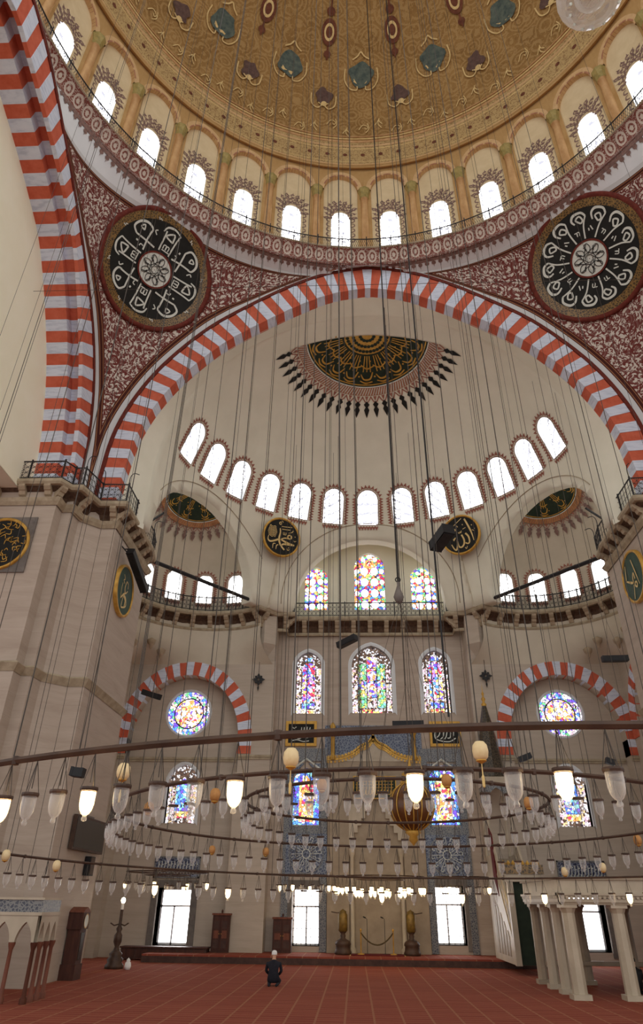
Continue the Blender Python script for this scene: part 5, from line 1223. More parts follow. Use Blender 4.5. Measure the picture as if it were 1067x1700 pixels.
# standing lamp candlestick by the left wall
r = empty('standing_lamp', (-9.75, 19.95, 0), 'dark turned candlestick lamp with glowing bulb by the left pier', 'lamp')
obj('plinth', MB().lathe([(0, 0), (.34, 0), (.34, .1), (.26, .18), (.3, .28), (.2, .36), (.24, .44), (.12, .55)], 14), 'bronze', r, True); obj('stem', MB().lathe([(.12, .55), (.08, .65), (.15, .8), (.15, 1.0), (.08, 1.1), (.12, 1.2), (.06, 1.3), (.06, 1.8)], 12), 'bronze', r, True)
for s in (-1, 1): obj('arm', MB().tube([(0, 0, 1.35), (s*.2, -.05, 1.3), (s*.34, -.08, 1.38)], .025, 5), 'bronze', r)
obj('candle', MB().lathe([(.055, 1.78), (.055, 2.0), (0, 2.0)], 10), 'white_cloth', r); obj('bulb', MB().lathe([(0, 1.98), (.06, 2.02), (.085, 2.09), (.06, 2.16), (0, 2.19)], 12), 'bulb_light', r, True)
r = empty('white_pot', (-9.15, 19.6, 0), 'small white pot on the floor beside the candlestick lamp', 'pot'); obj('pot', MB().lathe([(0, 0), (.09, 0), (.12, .1), (.1, .2), (.06, .24), (.07, .28)], 12), 'white_cloth', r, True); obj('lid', MB().lathe([(.075, .27), (.05, .31), (.02, .33), (0, .36)], 10), 'white_cloth', r, True)

# ---- marble tribune on the right
r = empty('marble_tribune', (0, 0, 0), 'square marble tribune raised on columns at the right edge', 'tribune')
X0, X1, Y0, Y1 = 4.75, 9.8, 12.9, 17.5
obj('deck', MB().bb(X0, X1, Y0, Y1, 2.14, 2.28), 'marble', r)
for b in ((X0, X1, Y0-.02, Y0+.14), (X0-.02, X0+.14, Y0, Y1), (X0, X1, Y1-.14, Y1), (X1-.14, X1, Y0, Y1)): obj('parapet', MB().bb(*b, 2.4, 2.78), 'marble', r)
for i, (z0, z1, d) in enumerate(((2.14, 2.2, .02), (2.2, 2.28, .05), (2.3, 2.36, .07), (2.36, 2.42, .1), (2.74, 2.8, .08))): obj('moulding', MB().bb(X0-d, X1+d, Y0-d, Y0+.05, z0, z1).bb(X0-d, X0+.05, Y0-d, Y1+d, z0, z1), 'marble' if i % 2 else 'marble_shade', r)
dent = MB()
for k in range(38): dent.bb(X0+.02+k*.13, X0+.09+k*.13, Y0-.09, Y0, 2.28, 2.34)
for k in range(35): dent.bb(X0-.09, X0, Y0+.02+k*.13, Y0+.09+k*.13, 2.28, 2.34)
obj('dentil_band', dent, 'marble', r)['kind'] = 'stuff'
def column(par, x, y, z0, z1, w, mat='marble', name='column'):
    m = MB().bb(x-w*.75, x+w*.75, y-w*.75, y+w*.75, z0, z0+.12); n = 8; q = lambda k, s, z: (x+w*.58*s*cos(2*pi*(k+.5)/n), y+w*.58*s*sin(2*pi*(k+.5)/n), z)
    m.solid([q(k, 1.05, z0+.12) for k in range(n)], [q(k, .95, z1-.2) for k in range(n)]); m.solid([q(k, .95, z1-.2) for k in range(n)], [q(k, 1.25, z1-.08) for k in range(n)]); m.bb(x-w*.7, x+w*.7, y-w*.7, y+w*.7, z1-.08, z1)
    return obj(name, m, mat, par)
for x, y in ((4.97, 13.12), (4.97, 14.45), (4.97, 15.8), (4.97, 17.25), (6.35, 13.12), (7.9, 13.12), (9.55, 13.12), (6.4, 17.25), (7.9, 17.25), (9.5, 17.25)): column(r, x, y, 0, 2.14, .32 if y < 13.5 else .26, 'marble' if y < 17 else 'marble_shade')
obj('rear_rail', MB().bb(X0+.3, X1, 17.0, 17.08, .5, .62), 'marble_shade', r)
# ---- arcaded tribune on the left
r = empty('arcaded_tribune', (0, 0, 0), 'low marble tribune with pointed arches and red columns at the left edge', 'tribune')
XL, YL0, YL1 = -8.85, 10.0, 11.15
def arcade(par, p0, p1, n, z0, zs, zt, zc):
    L = hypot(p1[0]-p0[0], p1[1]-p0[1]); fr = frame((p0[0], p0[1], 0), (p1[0]-p0[0], p1[1]-p0[1], 0), (0, 0, 1)); w = L/n
    for k in range(n):
        c = w*(k+.5); ar = [(c+x, z) for x, z in arch_pts(w*.38, zs-.02, zs, zt, 12, .5)][1:-1]; tp = [(w*k, zs), (w*k, zc)]+[(w*k+w*i/len(ar), zc) for i in range(1, len(ar)-1)]+[(w*(k+1), zc), (w*(k+1), zs)]
        arr = [ar[0]]+ar+[ar[-1]]; tp = [(w*k, zs), (w*k, zc)]+[(w*k+w*i/(len(ar)-1), zc) for i in range(1, len(ar)-1)]+[(w*(k+1), zc), (w*(k+1), zs)]
        m = MB()
        for h in (.06, -.06): m.grid([[fr(x, z, h) for x, z in arr], [fr(x, z, h) for x, z in tp]])
        m.grid([[fr(x, z, .06) for x, z in ar], [fr(x, z, -.06) for x, z in ar]]); obj('arch', m, 'marble', par)
    for k in range(n+1):
        p = fr(w*k, 0, 0); obj('column', MB().lathe([(.09, 0), (.09, .1), (.055, .14), (.05, zs-.16), (.09, zs-.04), (.09, zs)], 8, p), 'wood_red', par, True)
arcade(r, (-11.6, YL0), (XL, YL0), 5, 0, 1.2, 1.62, 1.75); arcade(r, (XL, YL0), (XL, YL1), 3, 0, 1.2, 1.62, 1.75)
obj('deck', MB().bb(-11.6, XL+.08, YL0-.08, YL1, 1.75, 1.82), 'marble', r)
obj('parapet', MB().bb(-11.6, XL+.05, YL0-.05, YL0+.06, 1.82, 2.08).bb(XL-.06, XL+.05, YL0+.06, YL1, 1.82, 2.08), 'tile_grey', r); obj('coping', MB().bb(-11.6, XL+.09, YL0-.09, YL0+.1, 2.08, 2.13).bb(XL-.1, XL+.09, YL0+.1, YL1, 2.08, 2.13), 'marble', r)

# ---- minbar
r = empty('minbar', (0, 0, 0), 'tall marble minbar with stair, kiosk and dark conical spire', 'minbar')
MX0, MX1 = 4.75, 5.85
sd_ = [(20.1, .28), (20.1, .75), (23.0, 3.9), (24.3, 3.9), (24.3, .28)]
for x in (MX0, MX1-.12):
    s = obj('side_panel', MB().solid([(x, y, z) for y, z in sd_], [(x+.12, y, z) for y, z in sd_]), 'marble', r)
    for k in range(5): obj('blind_arch', MB().solid([(x-.02, 20.9+k*.55, .5), (x-.02, 21.3+k*.55, .5), (x-.02, 21.3+k*.55, 1.1+.28*k), (x-.02, 21.1+k*.55, 1.3+.28*k), (x-.02, 20.9+k*.55, 1.1+.28*k)], [(x+.01, 20.9+k*.55, .5), (x+.01, 21.3+k*.55, .5), (x+.01, 21.3+k*.55, 1.1+.28*k), (x+.01, 21.1+k*.55, 1.3+.28*k), (x+.01, 20.9+k*.55, 1.1+.28*k)]), 'marble_shade', s)
    b = [(20.1, .85), (23.0, 4.0), (23.0, 4.75), (20.1, 1.6)]; bl = obj('balustrade', MB().tube([(x+.06, 20.1, 1.6), (x+.06, 23.0, 4.75)], .07, 6).tube([(x+.06, 20.1, .88), (x+.06, 23.0, 4.03)], .05, 6), 'marble', r)
    for k in range(13): y = 20.2+k*.23; obj('baluster', MB().bb(x+.02, x+.1, y, y+.07, .9+(y-20.1)*1.086, 1.6+(y-20.1)*1.086), 'marble', bl)
for k in range(12): obj('step', MB().bb(MX0+.1, MX1-.1, 20.2+k*.24, 20.45+k*.24, .28, .45+k*.3), 'marble_shade', r)
# portal
for x in (MX0-.06, MX1-.12): obj('portal_post', MB().bb(x, x+.2, 19.85, 20.1, .28, 3.0), 'marble', r)
obj('portal_lintel', MB().bb(MX0-.1, MX1+.12, 19.82, 20.12, 2.85, 3.1), 'marble', r); obj('portal_crest', MB().bb(MX0-.2, MX1+.22, 19.78, 20.12, 3.1, 3.4), 'rug_gold', r); 
cr = MB()
for k in range(8): cr.lathe([(.07, 3.4), (.08, 3.46), (0, 3.56)], 6, (MX0-.1+k*.18, 19.95, 0))
obj('cresting', cr, 'gold', r)['kind'] = 'stuff'
obj('portal_door', MB().bb(MX0+.14, MX1-.12, 19.98, 20.04, .3, 2.85), 'green_field', r)
obj('curtain', MB().solid([(MX0-.02, 22.4, 4.6), (MX0-.02, 22.95, 4.9), (MX0-.02, 22.8, 3.1), (MX0-.02, 22.1, 2.4)], [(MX0+.03, 22.4, 4.6), (MX0+.03, 22.95, 4.9), (MX0+.03, 22.8, 3.1), (MX0+.03, 22.1, 2.4)]), 'curtain', r)
for x in (MX0+.06, MX1-.06):
    for y in (23.05, 24.2): obj('kiosk_column', MB().lathe([(.09, 3.9), (.06, 4.05), (.055, 6.0), (.1, 6.15), (.1, 6.3)], 8, (x, y, 0)), 'marble', r, True)
obj('kiosk_entablature', MB().bb(MX0-.02, MX1+.02, 22.95, 24.3, 6.6, 6.95), 'marble', r)
for (p0, p1) in (((MX0+.06, 23.05), (MX1-.06, 23.05)), ((MX0+.06, 24.2), (MX0+.06, 23.05))):
    fr = frame((p0[0], p0[1], 0), (p1[0]-p0[0], p1[1]-p0[1], 0), (0, 0, 1)); L = hypot(p1[0]-p0[0], p1[1]-p0[1]); ar = [(L/2+x, z) for x, z in arch_pts(L*.4, 5.98, 6.0, 6.5, 12, .4)][1:-1]; arr = [ar[0]]+ar+[ar[-1]]
    tp = [(0, 6.0), (0, 6.6)]+[(L*i/(len(ar)-1), 6.6) for i in range(1, len(ar)-1)]+[(L, 6.6), (L, 6.0)]; m = MB()
    for h in (.05, -.05): m.grid([[fr(x, z, h) for x, z in arr], [fr(x, z, h) for x, z in tp]])
    m.grid([[fr(x, z, .05) for x, z in ar], [fr(x, z, -.05) for x, z in ar]]); obj('kiosk_arch', m, 'tile_grey', r)
tile('spire_lead', S(46, 40, 34), S(96, 84, 64), 7, .05)
obj('spire', MB().lathe([(.56, 6.95), (.6, 7.0), (.52, 7.9), (.3, 9.3), (.1, 10.2)], 8, (5.3, 23.62, 0)), 'spire_lead', r)
obj('finial', MB().lathe([(.1, 10.15), (.14, 10.25), (.05, 10.35), (.11, 10.5), (.03, 10.62), (.07, 10.75), (.02, 10.85), (0, 11.3)], 10, (5.3, 23.62, 0)), 'gold', r, True)

# ================================================================== PEOPLE
def person(loc, rz, label, cap_mat, cloth='clothes'):
    """figure sitting on the heels, seen from behind"""
    bm_v = [((0, 0, .22), .17, .15), ((0, -.02, .42), .15, .11), ((0, -.03, .6), .19, .11), ((0, -.01, .66), .1, .08), ((0, .0, .72), .055, .055), ((0, .02, .8), .075, .085), ((0, .02, .87), .06, .07),
            ((-.2, -.02, .6), .065, .06), ((-.25, .04, .4), .055, .05), ((-.16, .2, .3), .04, .04), ((-.12, .26, .29), .035, .03),
            ((.2, -.02, .6), .065, .06), ((.25, .04, .4), .055, .05), ((.16, .2, .3), .04, .04), ((.12, .26, .29), .035, .03),
            ((-.12, .02, .17), .11, .1), ((-.16, .36, .12), .075, .08), ((-.14, .1, .06), .06, .05), ((-.12, -.22, .04), .045, .04),
            ((.12, .02, .17), .11, .1), ((.16, .36, .12), .075, .08), ((.14, .1, .06), .06, .05), ((.12, -.22, .04), .045, .04)]
    ed = [(0, 1), (1, 2), (2, 3), (3, 4), (4, 5), (5, 6), (2, 7), (7, 8), (8, 9), (9, 10), (2, 11), (11, 12), (12, 13), (13, 14), (0, 15), (15, 16), (16, 17), (17, 18), (0, 19), (19, 20), (20, 21), (21, 22)]
    me = bpy.data.meshes.new('body'); me.from_pydata([v[0] for v in bm_v], ed, []); tmp = link(bpy.data.objects.new('tmp', me))
    md = tmp.modifiers.new('s', 'SKIN'); md.use_smooth_shade = True
    for i, v in enumerate(me.skin_vertices[0].data): v.radius = (bm_v[i][1], bm_v[i][2]); v.use_root = (i == 0)
    tmp.modifiers.new('u', 'SUBSURF').levels = 2
    bpy.context.view_layer.update(); dg = bpy.context.evaluated_depsgraph_get(); bme = bpy.data.meshes.new_from_object(tmp.evaluated_get(dg)); bpy.data.objects.remove(tmp)
    bme.materials.clear(); bme.materials.append(MATS[cloth]); bme.materials.append(MATS['skin'])
    for p in bme.polygons:
        c = p.center; p.material_index = 1 if (c.z > .7 or (c.y > .2 and .24 < c.z < .36 and abs(c.x) < .2)) else 0; p.use_smooth = True
    r = empty('person', loc, label, 'person', rz=rz); r.scale = (.92, .92, .92); obj('body', bme, None, r)
    obj('cap' if cap_mat == 'white_cloth' else 'hair', MB().lathe([(.088, .83), (.09, .88), (.075, .925), (.04, .945), (0, .95)], 14, (0, .02, 0)), cap_mat, r, True)
    for s in (-1, 1): obj('ear', MB().lathe([(0, -.03), (.018, -.015), (.018, .015), (0, .03)], 8, (s*.078, .02, .82)), 'skin', r, True)
    obj('nose', MB().lathe([(0, -.02), (.014, -.01), (.01, .02), (0, .03)], 6, (0, .115, .81)), 'skin', r, True)
    return r
person((-3.45, 15.0, 0), 0, 'person in dark clothes and white cap kneeling on the carpet', 'white_cloth')
person((7.0, 14.6, 0), .3, 'person in black sitting under the marble tribune', 'black_box', 'black_box')

# ================================================================== HANGING LAMPS
CYR = 3.5; TILT = .01746
RINGS = {'A': (.78, 8.77, .995), 'B': (-.2, 4.85, 1.44), 'C': (-.29, 2.61, 1.70)}
def ring_pt(k, a):
    cx, r, h = RINGS[k]; x, y = cx+r*sin(a), CYR-r*cos(a); return Vector((x, y, CAM.z+h-TILT*(y-CAM.y)))     # a = 0 nearest the camera
RN = {'A': 'outer', 'B': 'middle', 'C': 'inner'}
for k in RINGS:
    root = empty('lamp_ring', (0, 0, 0), {'A': 'largest dark hoop carrying hanging lamps, nearest the viewer', 'B': 'middle dark hoop of the concentric hanging lamp rings', 'C': 'smallest innermost dark hoop of the concentric lamp rings'}[k], 'lamp ring', 'concentric lamp rings')
    obj('hoop', MB().tube([ring_pt(k, 2*pi*i/120) for i in range(120)], .026, 6, True), 'bronze', root)
    m = MB()
    for i in range(24): p = ring_pt(k, 2*pi*i/24); m.lathe([(0, -.036), (.028, -.03), (.032, 0), (.028, .03), (0, .036)], 6, p)
    obj('clamps', m, 'bronze', root)['kind'] = 'stuff'
def ceil_z(x, y):
    if y < 12.5: r_ = hypot(x, y); return DC+sqrt(max(HR*HR-r_*r_, 0)) if r_ < 12.2 else 29.0
    if hypot(abs(x)-EX, y-EY) < 4.3: return 17.6+4.5*sqrt(1-((abs(x)-EX)**2+(y-EY)**2)/ER**2)
    q = SR*SR-x*x-(y-SCX.y)**2; return SCX.z+sqrt(q) if q > 0 else 17.0
def img_x(p): d = Vector(p)-CAM; return 533.5+FPX*d.dot(r2)/d.dot(fw)
def nth(i): return '%d%s' % (i, 'th' if 10 < i % 100 < 14 else {1: 'st', 2: 'nd', 3: 'rd'}.get(i % 10, 'th'))
# one lamp: local origin at the hook on the hoop
def lamp_meshes(drop):
    z = -drop
    g = MB().lathe([(.054, z), (.051, z-.02), (.051, z-.06), (.049, z-.095), (.042, z-.128), (.028, z-.152), (.014, z-.162), (.012, z-.168), (.019, z-.178), (.017, z-.194), (0, z-.2)], 14)
    rim = MB().lathe([(.045, z-.012), (.06, z-.012), (.063, z), (.06, z+.012), (.045, z+.012), (.045, z-.012)], 12)
    ch = MB()
    for i in range(3): a = 2*pi*i/3+.4; ch.tube([(0, 0, -.02), (.055*cos(a), .055*sin(a), z+.01)], .003, 3)
    ch.tube([(0, 0, .02), (0, 0, z+.04)], .004, 3)
    oil = MB().lathe([(.0, z-.015), (.048, z-.018), (.047, z-.07), (.044, z-.1), (.036, z-.128), (.022, z-.15), (0, z-.158)], 10)
    return mesh_of('glass', g, 'lamp_glass', True), mesh_of('rim', rim, 'bronze'), mesh_of('chain', ch, 'cable_steel'), mesh_of('light', oil, 'lamp_light', True)
LM = lamp_meshes(.25)
def lamp(p, s, lit, label, group):
    r = empty('glass_lamp', p, label, 'lamp', group); r.scale = (s, s, s); r.rotation_euler = (0, 0, random.uniform(0, 6))
    obj('glass', LM[0], None, r); obj('rim', LM[1], None, r); obj('chain', LM[2], None, r)
    if lit: obj('light', LM[3], None, r)
    return r
def step_angles(k, near, far):
    r = RINGS[k][1]; a = 0; out = []
    while a < 2*pi-.02: out.append(a); t = (1-cos(a))/2; a += (near+(far-near)*t)/r
    return out
LIT_NEAR = (139, 142, 146, 150, 153, 4, 8)
HN = {'A': 'largest', 'B': 'middle', 'C': 'innermost'}
for k, near, far, sn, sf in (('A', .285, .44, 1.0, 1.45), ('B', .28, .40, 1.0, 1.35), ('C', .3, .36, 1.05, 1.25)):
    spec = {}
    for i, a in enumerate(step_angles(k, near, far)):
        a += .02; p = ring_pt(k, a)
        if not seen(p, 40): continue
        t = (1-cos(a))/2; lit = (k == 'A' and ((t < .5 and i in LIT_NEAR) or (t > .75 and i % 5 == 0)))
        spec.setdefault(('near' if t < .5 else 'far', lit), []).append((img_x(p), p, sn+(sf-sn)*t))
    for (half, lit), lst in spec.items():
        lst.sort(key=lambda q: q[0])
        for i, (_, p, sc_) in enumerate(lst):
            lamp(p, sc_, lit, '%s %s glass lamp from the left on the %s side of the %s hoop' % (nth(i+1), 'glowing amber' if lit else 'unlit clear', half, HN[k]), 'lamps on the %s hoop' % RN[k])
# small chandeliers near the qibla wall
SMALL = [(-8.0, 19.2, 1.5, 3.0, 22, 'left floor window', 4), (-2.9, 21.0, 1.1, 3.0, 18, 'window left of the mihrab', 4), (.0, 21.5, 1.75, 3.0, 30, 'mihrab', 1), (3.2, 21.0, 1.0, 3.0, 16, 'window right of the mihrab', 5)]
for x, y, rr, z, n, lab, li in SMALL:
    root = empty('chandelier_ring', (x, y, z), 'small dark lamp hoop hanging before the %s' % lab, 'lamp ring', 'small lamp hoops by the mihrab wall')
    obj('hoop', MB().tube([(rr*cos(2*pi*i/40), rr*sin(2*pi*i/40), 0) for i in range(40)], .022, 5, True), 'bronze', root)
    if n > 20: obj('inner_hoop', MB().tube([(rr*.55*cos(2*pi*i/30), rr*.55*sin(2*pi*i/30), -.1) for i in range(30)], .018, 5, True), 'bronze', root)
    obj('spokes', MB().tube([(-rr, 0, 0), (rr, 0, 0)], .012, 4).tube([(0, -rr, 0), (0, rr, 0)], .012, 4), 'bronze', root)
    spec = {}
    for i in range(n):
        inner = n > 20 and i % 3 == 2; q = rr*.55 if inner else rr; a = 2*pi*i/n+.1; lit = (i % li == 0)
        p = (x+q*cos(a), y+q*sin(a), z-(.1 if inner else 0)); spec.setdefault(lit, []).append((img_x(p), p))
    for lit, lst in spec.items():
        for i, (_, p) in enumerate(sorted(lst)): lamp(p, 1.3 if li > 1 else 1.45, lit, '%s %s lamp from left on small hoop before the %s' % (nth(i+1), 'glowing' if lit else 'unlit', lab), 'lamps before the '+lab)
# egg ornaments
def egg(p, s, label, mat='egg', cable=None, tassel=True):
    r = empty('hanging_egg', p, label, 'egg ornament', 'hanging egg ornaments'); r.scale = (s, s, s)
    obj('shell', MB().lathe([(0, .09), (.04, .082), (.066, .05), (.074, .0), (.066, -.05), (.04, -.08), (0, -.09)], 14), mat, r, True)
    obj('cap', MB().lathe([(.045, -.075), (.05, -.085), (.02, -.1), (0, -.11)], 10), 'gold', r); obj('cord', MB().tube([(0, 0, .08), (0, 0, (ceil_z(p.x, p.y)-p.z)/s)], .006, 4), 'cable_steel', r)
    if tassel: obj('tassel', MB().lathe([(.004, -.1), (.006, -.2), (.014, -.22), (.012, -.3), (0, -.31)], 6), 'gold_pale', r)
def on_dir(px, py, Yd):
    d = fw+r2*((px-533.5)/FPX)+u2*((800-py)/FPX); return CAM+d*((Yd-CAM.y)/d.y)
for (x, y, Yd, s, lab, mt) in ((205, 1281, -3.5, .78, 'cream egg ornament with tassel by the left pier edge', 'egg'), (483, 1258, -4.4, .78, 'cream egg ornament beside the left plaque', 'egg'), (797, 1247, -4.4, .78, 'cream egg ornament in front of the minbar spire', 'egg'),
        (247, 1342, 1.5, 1.0, 'brown egg ornament left of the left stained window', 'egg_brown'), (357, 1320, .5, 1.0, 'brown egg ornament right of the left stained window', 'egg_brown'), (534, 1303, -1.5, .78, 'tan egg ornament at the tile frame left of the mihrab', 'egg_brown'), (741, 1296, -1.5, .78, 'brown egg ornament at the tiled window right of the mihrab', 'egg_brown'), (941, 1303, -1.5, .78, 'brown egg ornament before the right blue window', 'egg_brown'), (877, 1333, 1.0, .9, 'small brown egg ornament near the inner hoop end', 'egg_brown'),
        (352, 1411, 7.5, 1.0, 'tiny tan egg ornament over the cabinet', 'egg_brown'), (441, 1414, 7.5, 1.0, 'tiny tan egg ornament beside the left tile strip', 'egg_brown'), (1058, 1395, 6.0, 1.1, 'tan egg ornament at the right picture edge', 'egg_brown'), (1000, 1440, 9.0, 1.1, 'cream egg ornament above the marble tribune', 'egg'), (937, 1447, 9.5, 1.1, 'cream egg ornament over the tribune corner', 'egg'), (10, 1420, 5.0, 1.1, 'cream egg ornament at the left picture edge', 'egg'), (94, 1437, 6.0, 1.1, 'pale egg ornament over the arcaded tribune', 'egg')):
    egg(on_dir(x, y, Yd), s, lab, mt, tassel=(mt == 'egg' and Yd < 0))
# big amber orb
p = Vector((.83, 14.0, 4.72)); r = empty('amber_orb', p, 'large amber brown globe with gold ribs hanging before the mihrab', 'globe ornament')
obj('globe', MB().lathe([(0, -.7)]+[(.7*sin(pi*i/20), -.7*cos(pi*i/20)) for i in range(1, 20)]+[(0, .7)], 28), 'orb_brown', r, True)
for q in range(8): a = pi*q/8; obj('rib', MB().tube([(.71*sin(t)*cos(a), .71*sin(t)*sin(a), .71*cos(t)) for t in [2*pi*i/40 for i in range(40)]], .018, 4, True), 'gold', r)
obj('collar', MB().lathe([(.3, .62), (.36, .7), (.22, .8), (.28, .95), (.06, 1.1), (.03, 1.5)], 14), 'gold', r, True); obj('suspension', MB().tube([(0, 0, 1.4), (0, 0, ceil_z(.83, 14.0)-4.3)], .015, 4), 'cable_steel', r); obj('pendant', MB().lathe([(.2, -.68), (.26, -.74), (.12, -.84), (.15, -.95), (.05, -1.05), (0, -1.12)], 12), 'gold', r, True)

# ================================================================== CABLES, TIE RODS, LOUDSPEAKERS
def cable(p, label, group, r=.009, top=None, mat='cable_steel'):
    p = Vector(p); zt = top or ceil_z(p.x, p.y)+.12
    o = obj('suspension_cable', MB().tube([(0, 0, 0), (0, 0, zt-p.z)], r, 4), mat, loc=p); return tag(o, label, 'cable', group)
for k, n, ph in (('A', 20, .1), ('B', 14, .3), ('C', 8, .2)):
    pts = sorted([ring_pt(k, ph+2*pi*i/n) for i in range(n)], key=img_x)
    pts = [p for p in pts if p.y < 12 and (seen(p, 10) or seen(p+Vector((0, 0, 12)), 10))]
    for i, p in enumerate(pts): cable(p, '%s thin cable from the left rising from the %s hoop' % (nth(i+1), HN[k]), 'cables of the %s hoop' % RN[k], .0075 if k != 'A' else .006)
for x, y, rr, z, n, lab, li in SMALL:
    for i in range(2): a = pi*i+.4; cable((x+rr*cos(a), y+rr*sin(a), z), '%s suspension cable of the small hoop before the %s' % ('right' if i == 0 else 'left', lab), 'cables before the '+lab, .009)
FREE = sorted([Vector((x, y, 2.4 if abs(x) < 9 else 5.0)) for x, y in ((-6.5, 9.0), (-7.5, 6.5), (-4.8, 10.5), (-8.6, 8.2), (-3.2, 11.0), (3.6, 10.6), (6.3, 9.4), (7.8, 7.2), (8.8, 4.8), (5.0, 11.0), (-9.4, 5.5), (-10.2, 3.0), (-10.6, 4.6), (1.9, 11.4), (-1.7, 11.4), (7.0, 10.2), (-10.0, 6.6))], key=img_x)
for i, p in enumerate(FREE): cable(p, '%s free-hanging plumb cable from the left under the dome' % nth(i+1), 'free cables from the dome', .0065)
cable((.17, 6.0, 8.9), 'thick dark chain cable ending in a pulley above the mihrab', None, .022, mat='iron'); pl = empty('pulley_weight', (.17, 6.0, 8.6), 'grey pear-shaped pulley weight at the end of the thick cable', 'pulley'); obj('weight', MB().lathe([(0, -.28), (.08, -.24), (.13, -.1), (.07, .08), (.03, .2), (.03, .3)], 10), 'frame_grey', pl, True); obj('ring', MB().tube([(.06*cos(t), 0, .36+.06*sin(t)) for t in [2*pi*i/12 for i in range(12)]], .015, 4, True), 'iron', pl)
for q in range(6): a = 2*pi*q/6; obj('stay_wire', MB().tube([(0, 0, -.2), (1.6*cos(a), 1.6*sin(a), -5.2)], .005, 3), 'cable_steel', pl)
cable((1.07, 5.5, 5.53), 'second thick dark cable falling past the right calligraphy roundel', None, .024, mat='iron')
o = obj('tie_wire', MB().tube([(-13.2, 8, 22.1), (12.5, 8, 21.9)], .012, 4), 'cable_steel'); tag(o, 'thin horizontal wire stretched across the hall under the pendentives', 'wire')
for sx in (-1, 1):
    s_ = 'left' if sx < 0 else 'right'
    o = obj('tie_rod', MB().tube([(sx*10.0, 17.7, 15.15), (sx*5.4, 24.3, 15.5)], .09, 6), 'iron'); tag(o, 'thick dark tie rod crossing the %s apse windows' % s_, 'tie rod')
    o = obj('tie_rod', MB().tube([(sx*9.6, 17.0, 17.25), (sx*13.2, 20.5, 17.3)], .055, 6), 'iron'); tag(o, 'short dark tie rod over the %s pier gallery' % s_, 'tie rod')
def speaker(p, q, w, label, wires=True, name='hanging_loudspeaker'):
    """long box loudspeaker between points p and q"""
    p, q = Vector(p), Vector(q); c = (p+q)/2; d = (q-p); L = d.length; d.normalize(); u = Vector((0, 0, 1)); s = d.cross(u).normalized(); u = s.cross(d)
    M = Matrix((s, d, u)).transposed(); r = empty(name, c, label, 'loudspeaker'); 
    obj('casing', MB().box((0, 0, 0), (w, L, w*.85), M), 'black_box', r); f = Vector((0, 0, -w*.46)); obj('grille', MB().box(M @ f, (w*.85, L*.94, w*.08), M), 'iron', r)
    for e in (-1, 1): obj('end_cap', MB().box(M @ Vector((0, e*L*.5, 0)), (w*1.04, .03, w*.9), M), 'black_box', r)
    if wires: obj('hanger', MB().tube([d*(-L*.3), (0, 0, 1.4)], .006, 3).tube([d*(L*.3), (0, 0, 1.4)], .006, 3).tube([(0, 0, 1.4), (0, 0, ceil_z(c.x, c.y)-c.z)], .008, 3), 'cable_steel', r)
    return r
speaker(on_dir(722, 908, 8.4), on_dir(744, 878, 7.6), .36, 'large black box loudspeaker hanging beside the right calligraphy roundel')
speaker(on_dir(562, 1072, 12), on_dir(590, 1058, 11.6), .22, 'black bar loudspeaker hanging above the central stained window')
speaker(on_dir(239, 1149, 14), on_dir(264, 1157, 13.6), .2, 'small black bar loudspeaker in front of the left striped arch')
speaker(on_dir(1000, 1094, 14.5), on_dir(1041, 1093, 14.5), .22, 'black horizontal bar loudspeaker in front of the right striped arch')
speaker(on_dir(652, 1202, 15), on_dir(702, 1201, 15), .2, 'flat black loudspeaker hanging over the mihrab tiles')
sp5 = speaker((-9.68, 13.9, 13.75), (-9.5, 15.8, 12.9), .3, 'black bar loudspeaker fixed over the green roundel of the left pier', False)
obj('bracket', MB().tube([(0, -.5, .3), (-.15, -.5, .75), (-.6, -.5, .75)], .03, 5).tube([(0, -.4, .2), (-.6, -.9, .8)], .025, 5), 'iron', sp5)
speaker(on_dir(121, 1281, -2), on_dir(137, 1283, -2), .1, 'tiny black loudspeaker hanging over the left lamps')
speaker(on_dir(862, 1261, 15), on_dir(880, 1254, 15), .2, 'tiny black spotlight left of the right lit lamp'); speaker(on_dir(1006, 1262, 15), on_dir(1019, 1266, 15), .2, 'tiny black spotlight near the right picture edge')
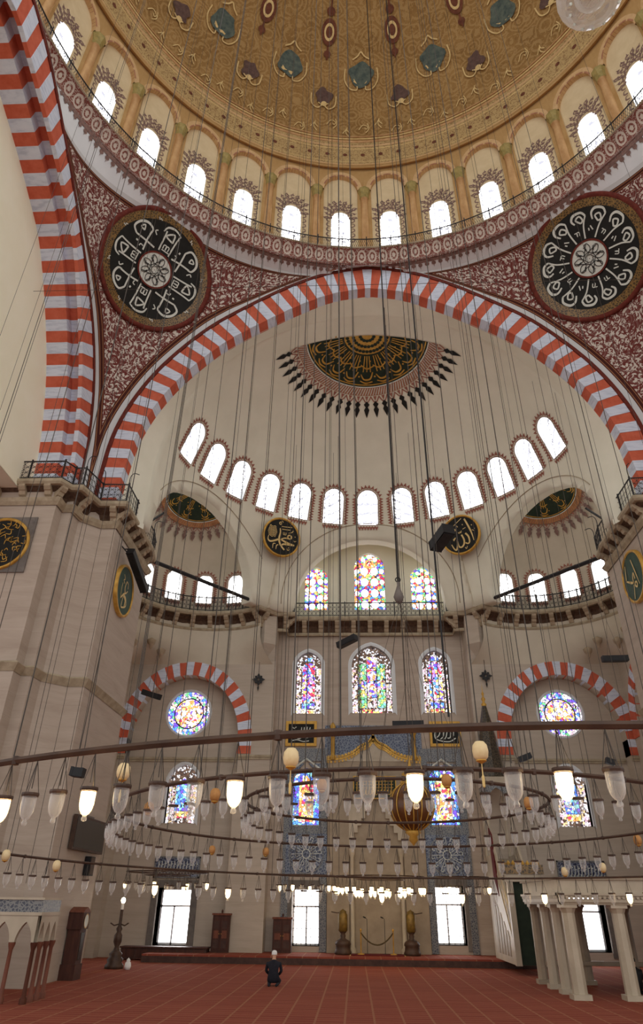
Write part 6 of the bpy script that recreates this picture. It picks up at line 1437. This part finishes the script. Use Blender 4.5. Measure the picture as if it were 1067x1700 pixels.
for x, s_ in ((429, 'left'), (806, 'right')):
    c = on_dir(x, 1128 if x < 500 else 1122, 24.6); r = empty('iron_star', c, 'black pierced iron star hanging %s of the upper stained windows' % s_, 'star ornament'); f = frame((0, 0, 0), (1, 0, 0), (0, 0, 1)); m = MB()
    for q in range(8): P = polar(f, pi*q/4); m.solid([P(.06, -.03, .02), P(.2, -.07, .02), P(.34 if q % 2 == 0 else .26, 0, .02), P(.2, .07, .02), P(.06, .03, .02)], [P(.06, -.03, -.02), P(.2, -.07, -.02), P(.34 if q % 2 == 0 else .26, 0, -.02), P(.2, .07, -.02), P(.06, .03, -.02)])
    obj('star', m, 'iron', r); obj('hub', MB().tube([f(.08*cos(2*pi*k/12), .08*sin(2*pi*k/12)) for k in range(12)], .025, 4, True), 'iron', r); obj('drop', MB().lathe([(.03, -.34), (.05, -.42), (0, -.6)], 6), 'iron', r); obj('hook', MB().tube([(0, 0, .34), (0, 0, .9), (0, .2, .95)], .012, 4), 'iron', r)
# crystal globe above the viewer
c = on_dir(979, -12, 1.5); r = empty('crystal_globe', c, 'large clear crystal glass globe hanging at the top edge', 'glass globe'); g = .052*(c-CAM).dot(fw)/1.0*.93
obj('bowl', MB().lathe([(0, -g)]+[(g*sin(pi*i/16), -g*cos(pi*i/16)) for i in range(1, 14)]+[(g*.5, g*.95)], 24), 'lamp_glass', r); obj('rim', MB().lathe([(g*.5, g*.92), (g*.6, g*1.0), (g*.5, g*1.08)], 20), 'gold', r); obj('inner_bowl', MB().lathe([(0, -g*.6)]+[(g*.5*sin(pi*i/12), -g*.1-g*.5*cos(pi*i/12)) for i in range(1, 10)], 18), 'lamp_glass', r, True)
m = MB()
for q in range(14):
    a = 2*pi*q/14; m.lathe([(0, -.09*g), (.06*g, 0), (0, .09*g)], 5, (g*.72*cos(a), g*.72*sin(a), -g*.7))
obj('crystal_drops', m, 'letter_white', r)['kind'] = 'stuff'
obj('suspension', MB().tube([(0, 0, g), (0, 0, 9)], .02, 5), 'cable_steel', r)
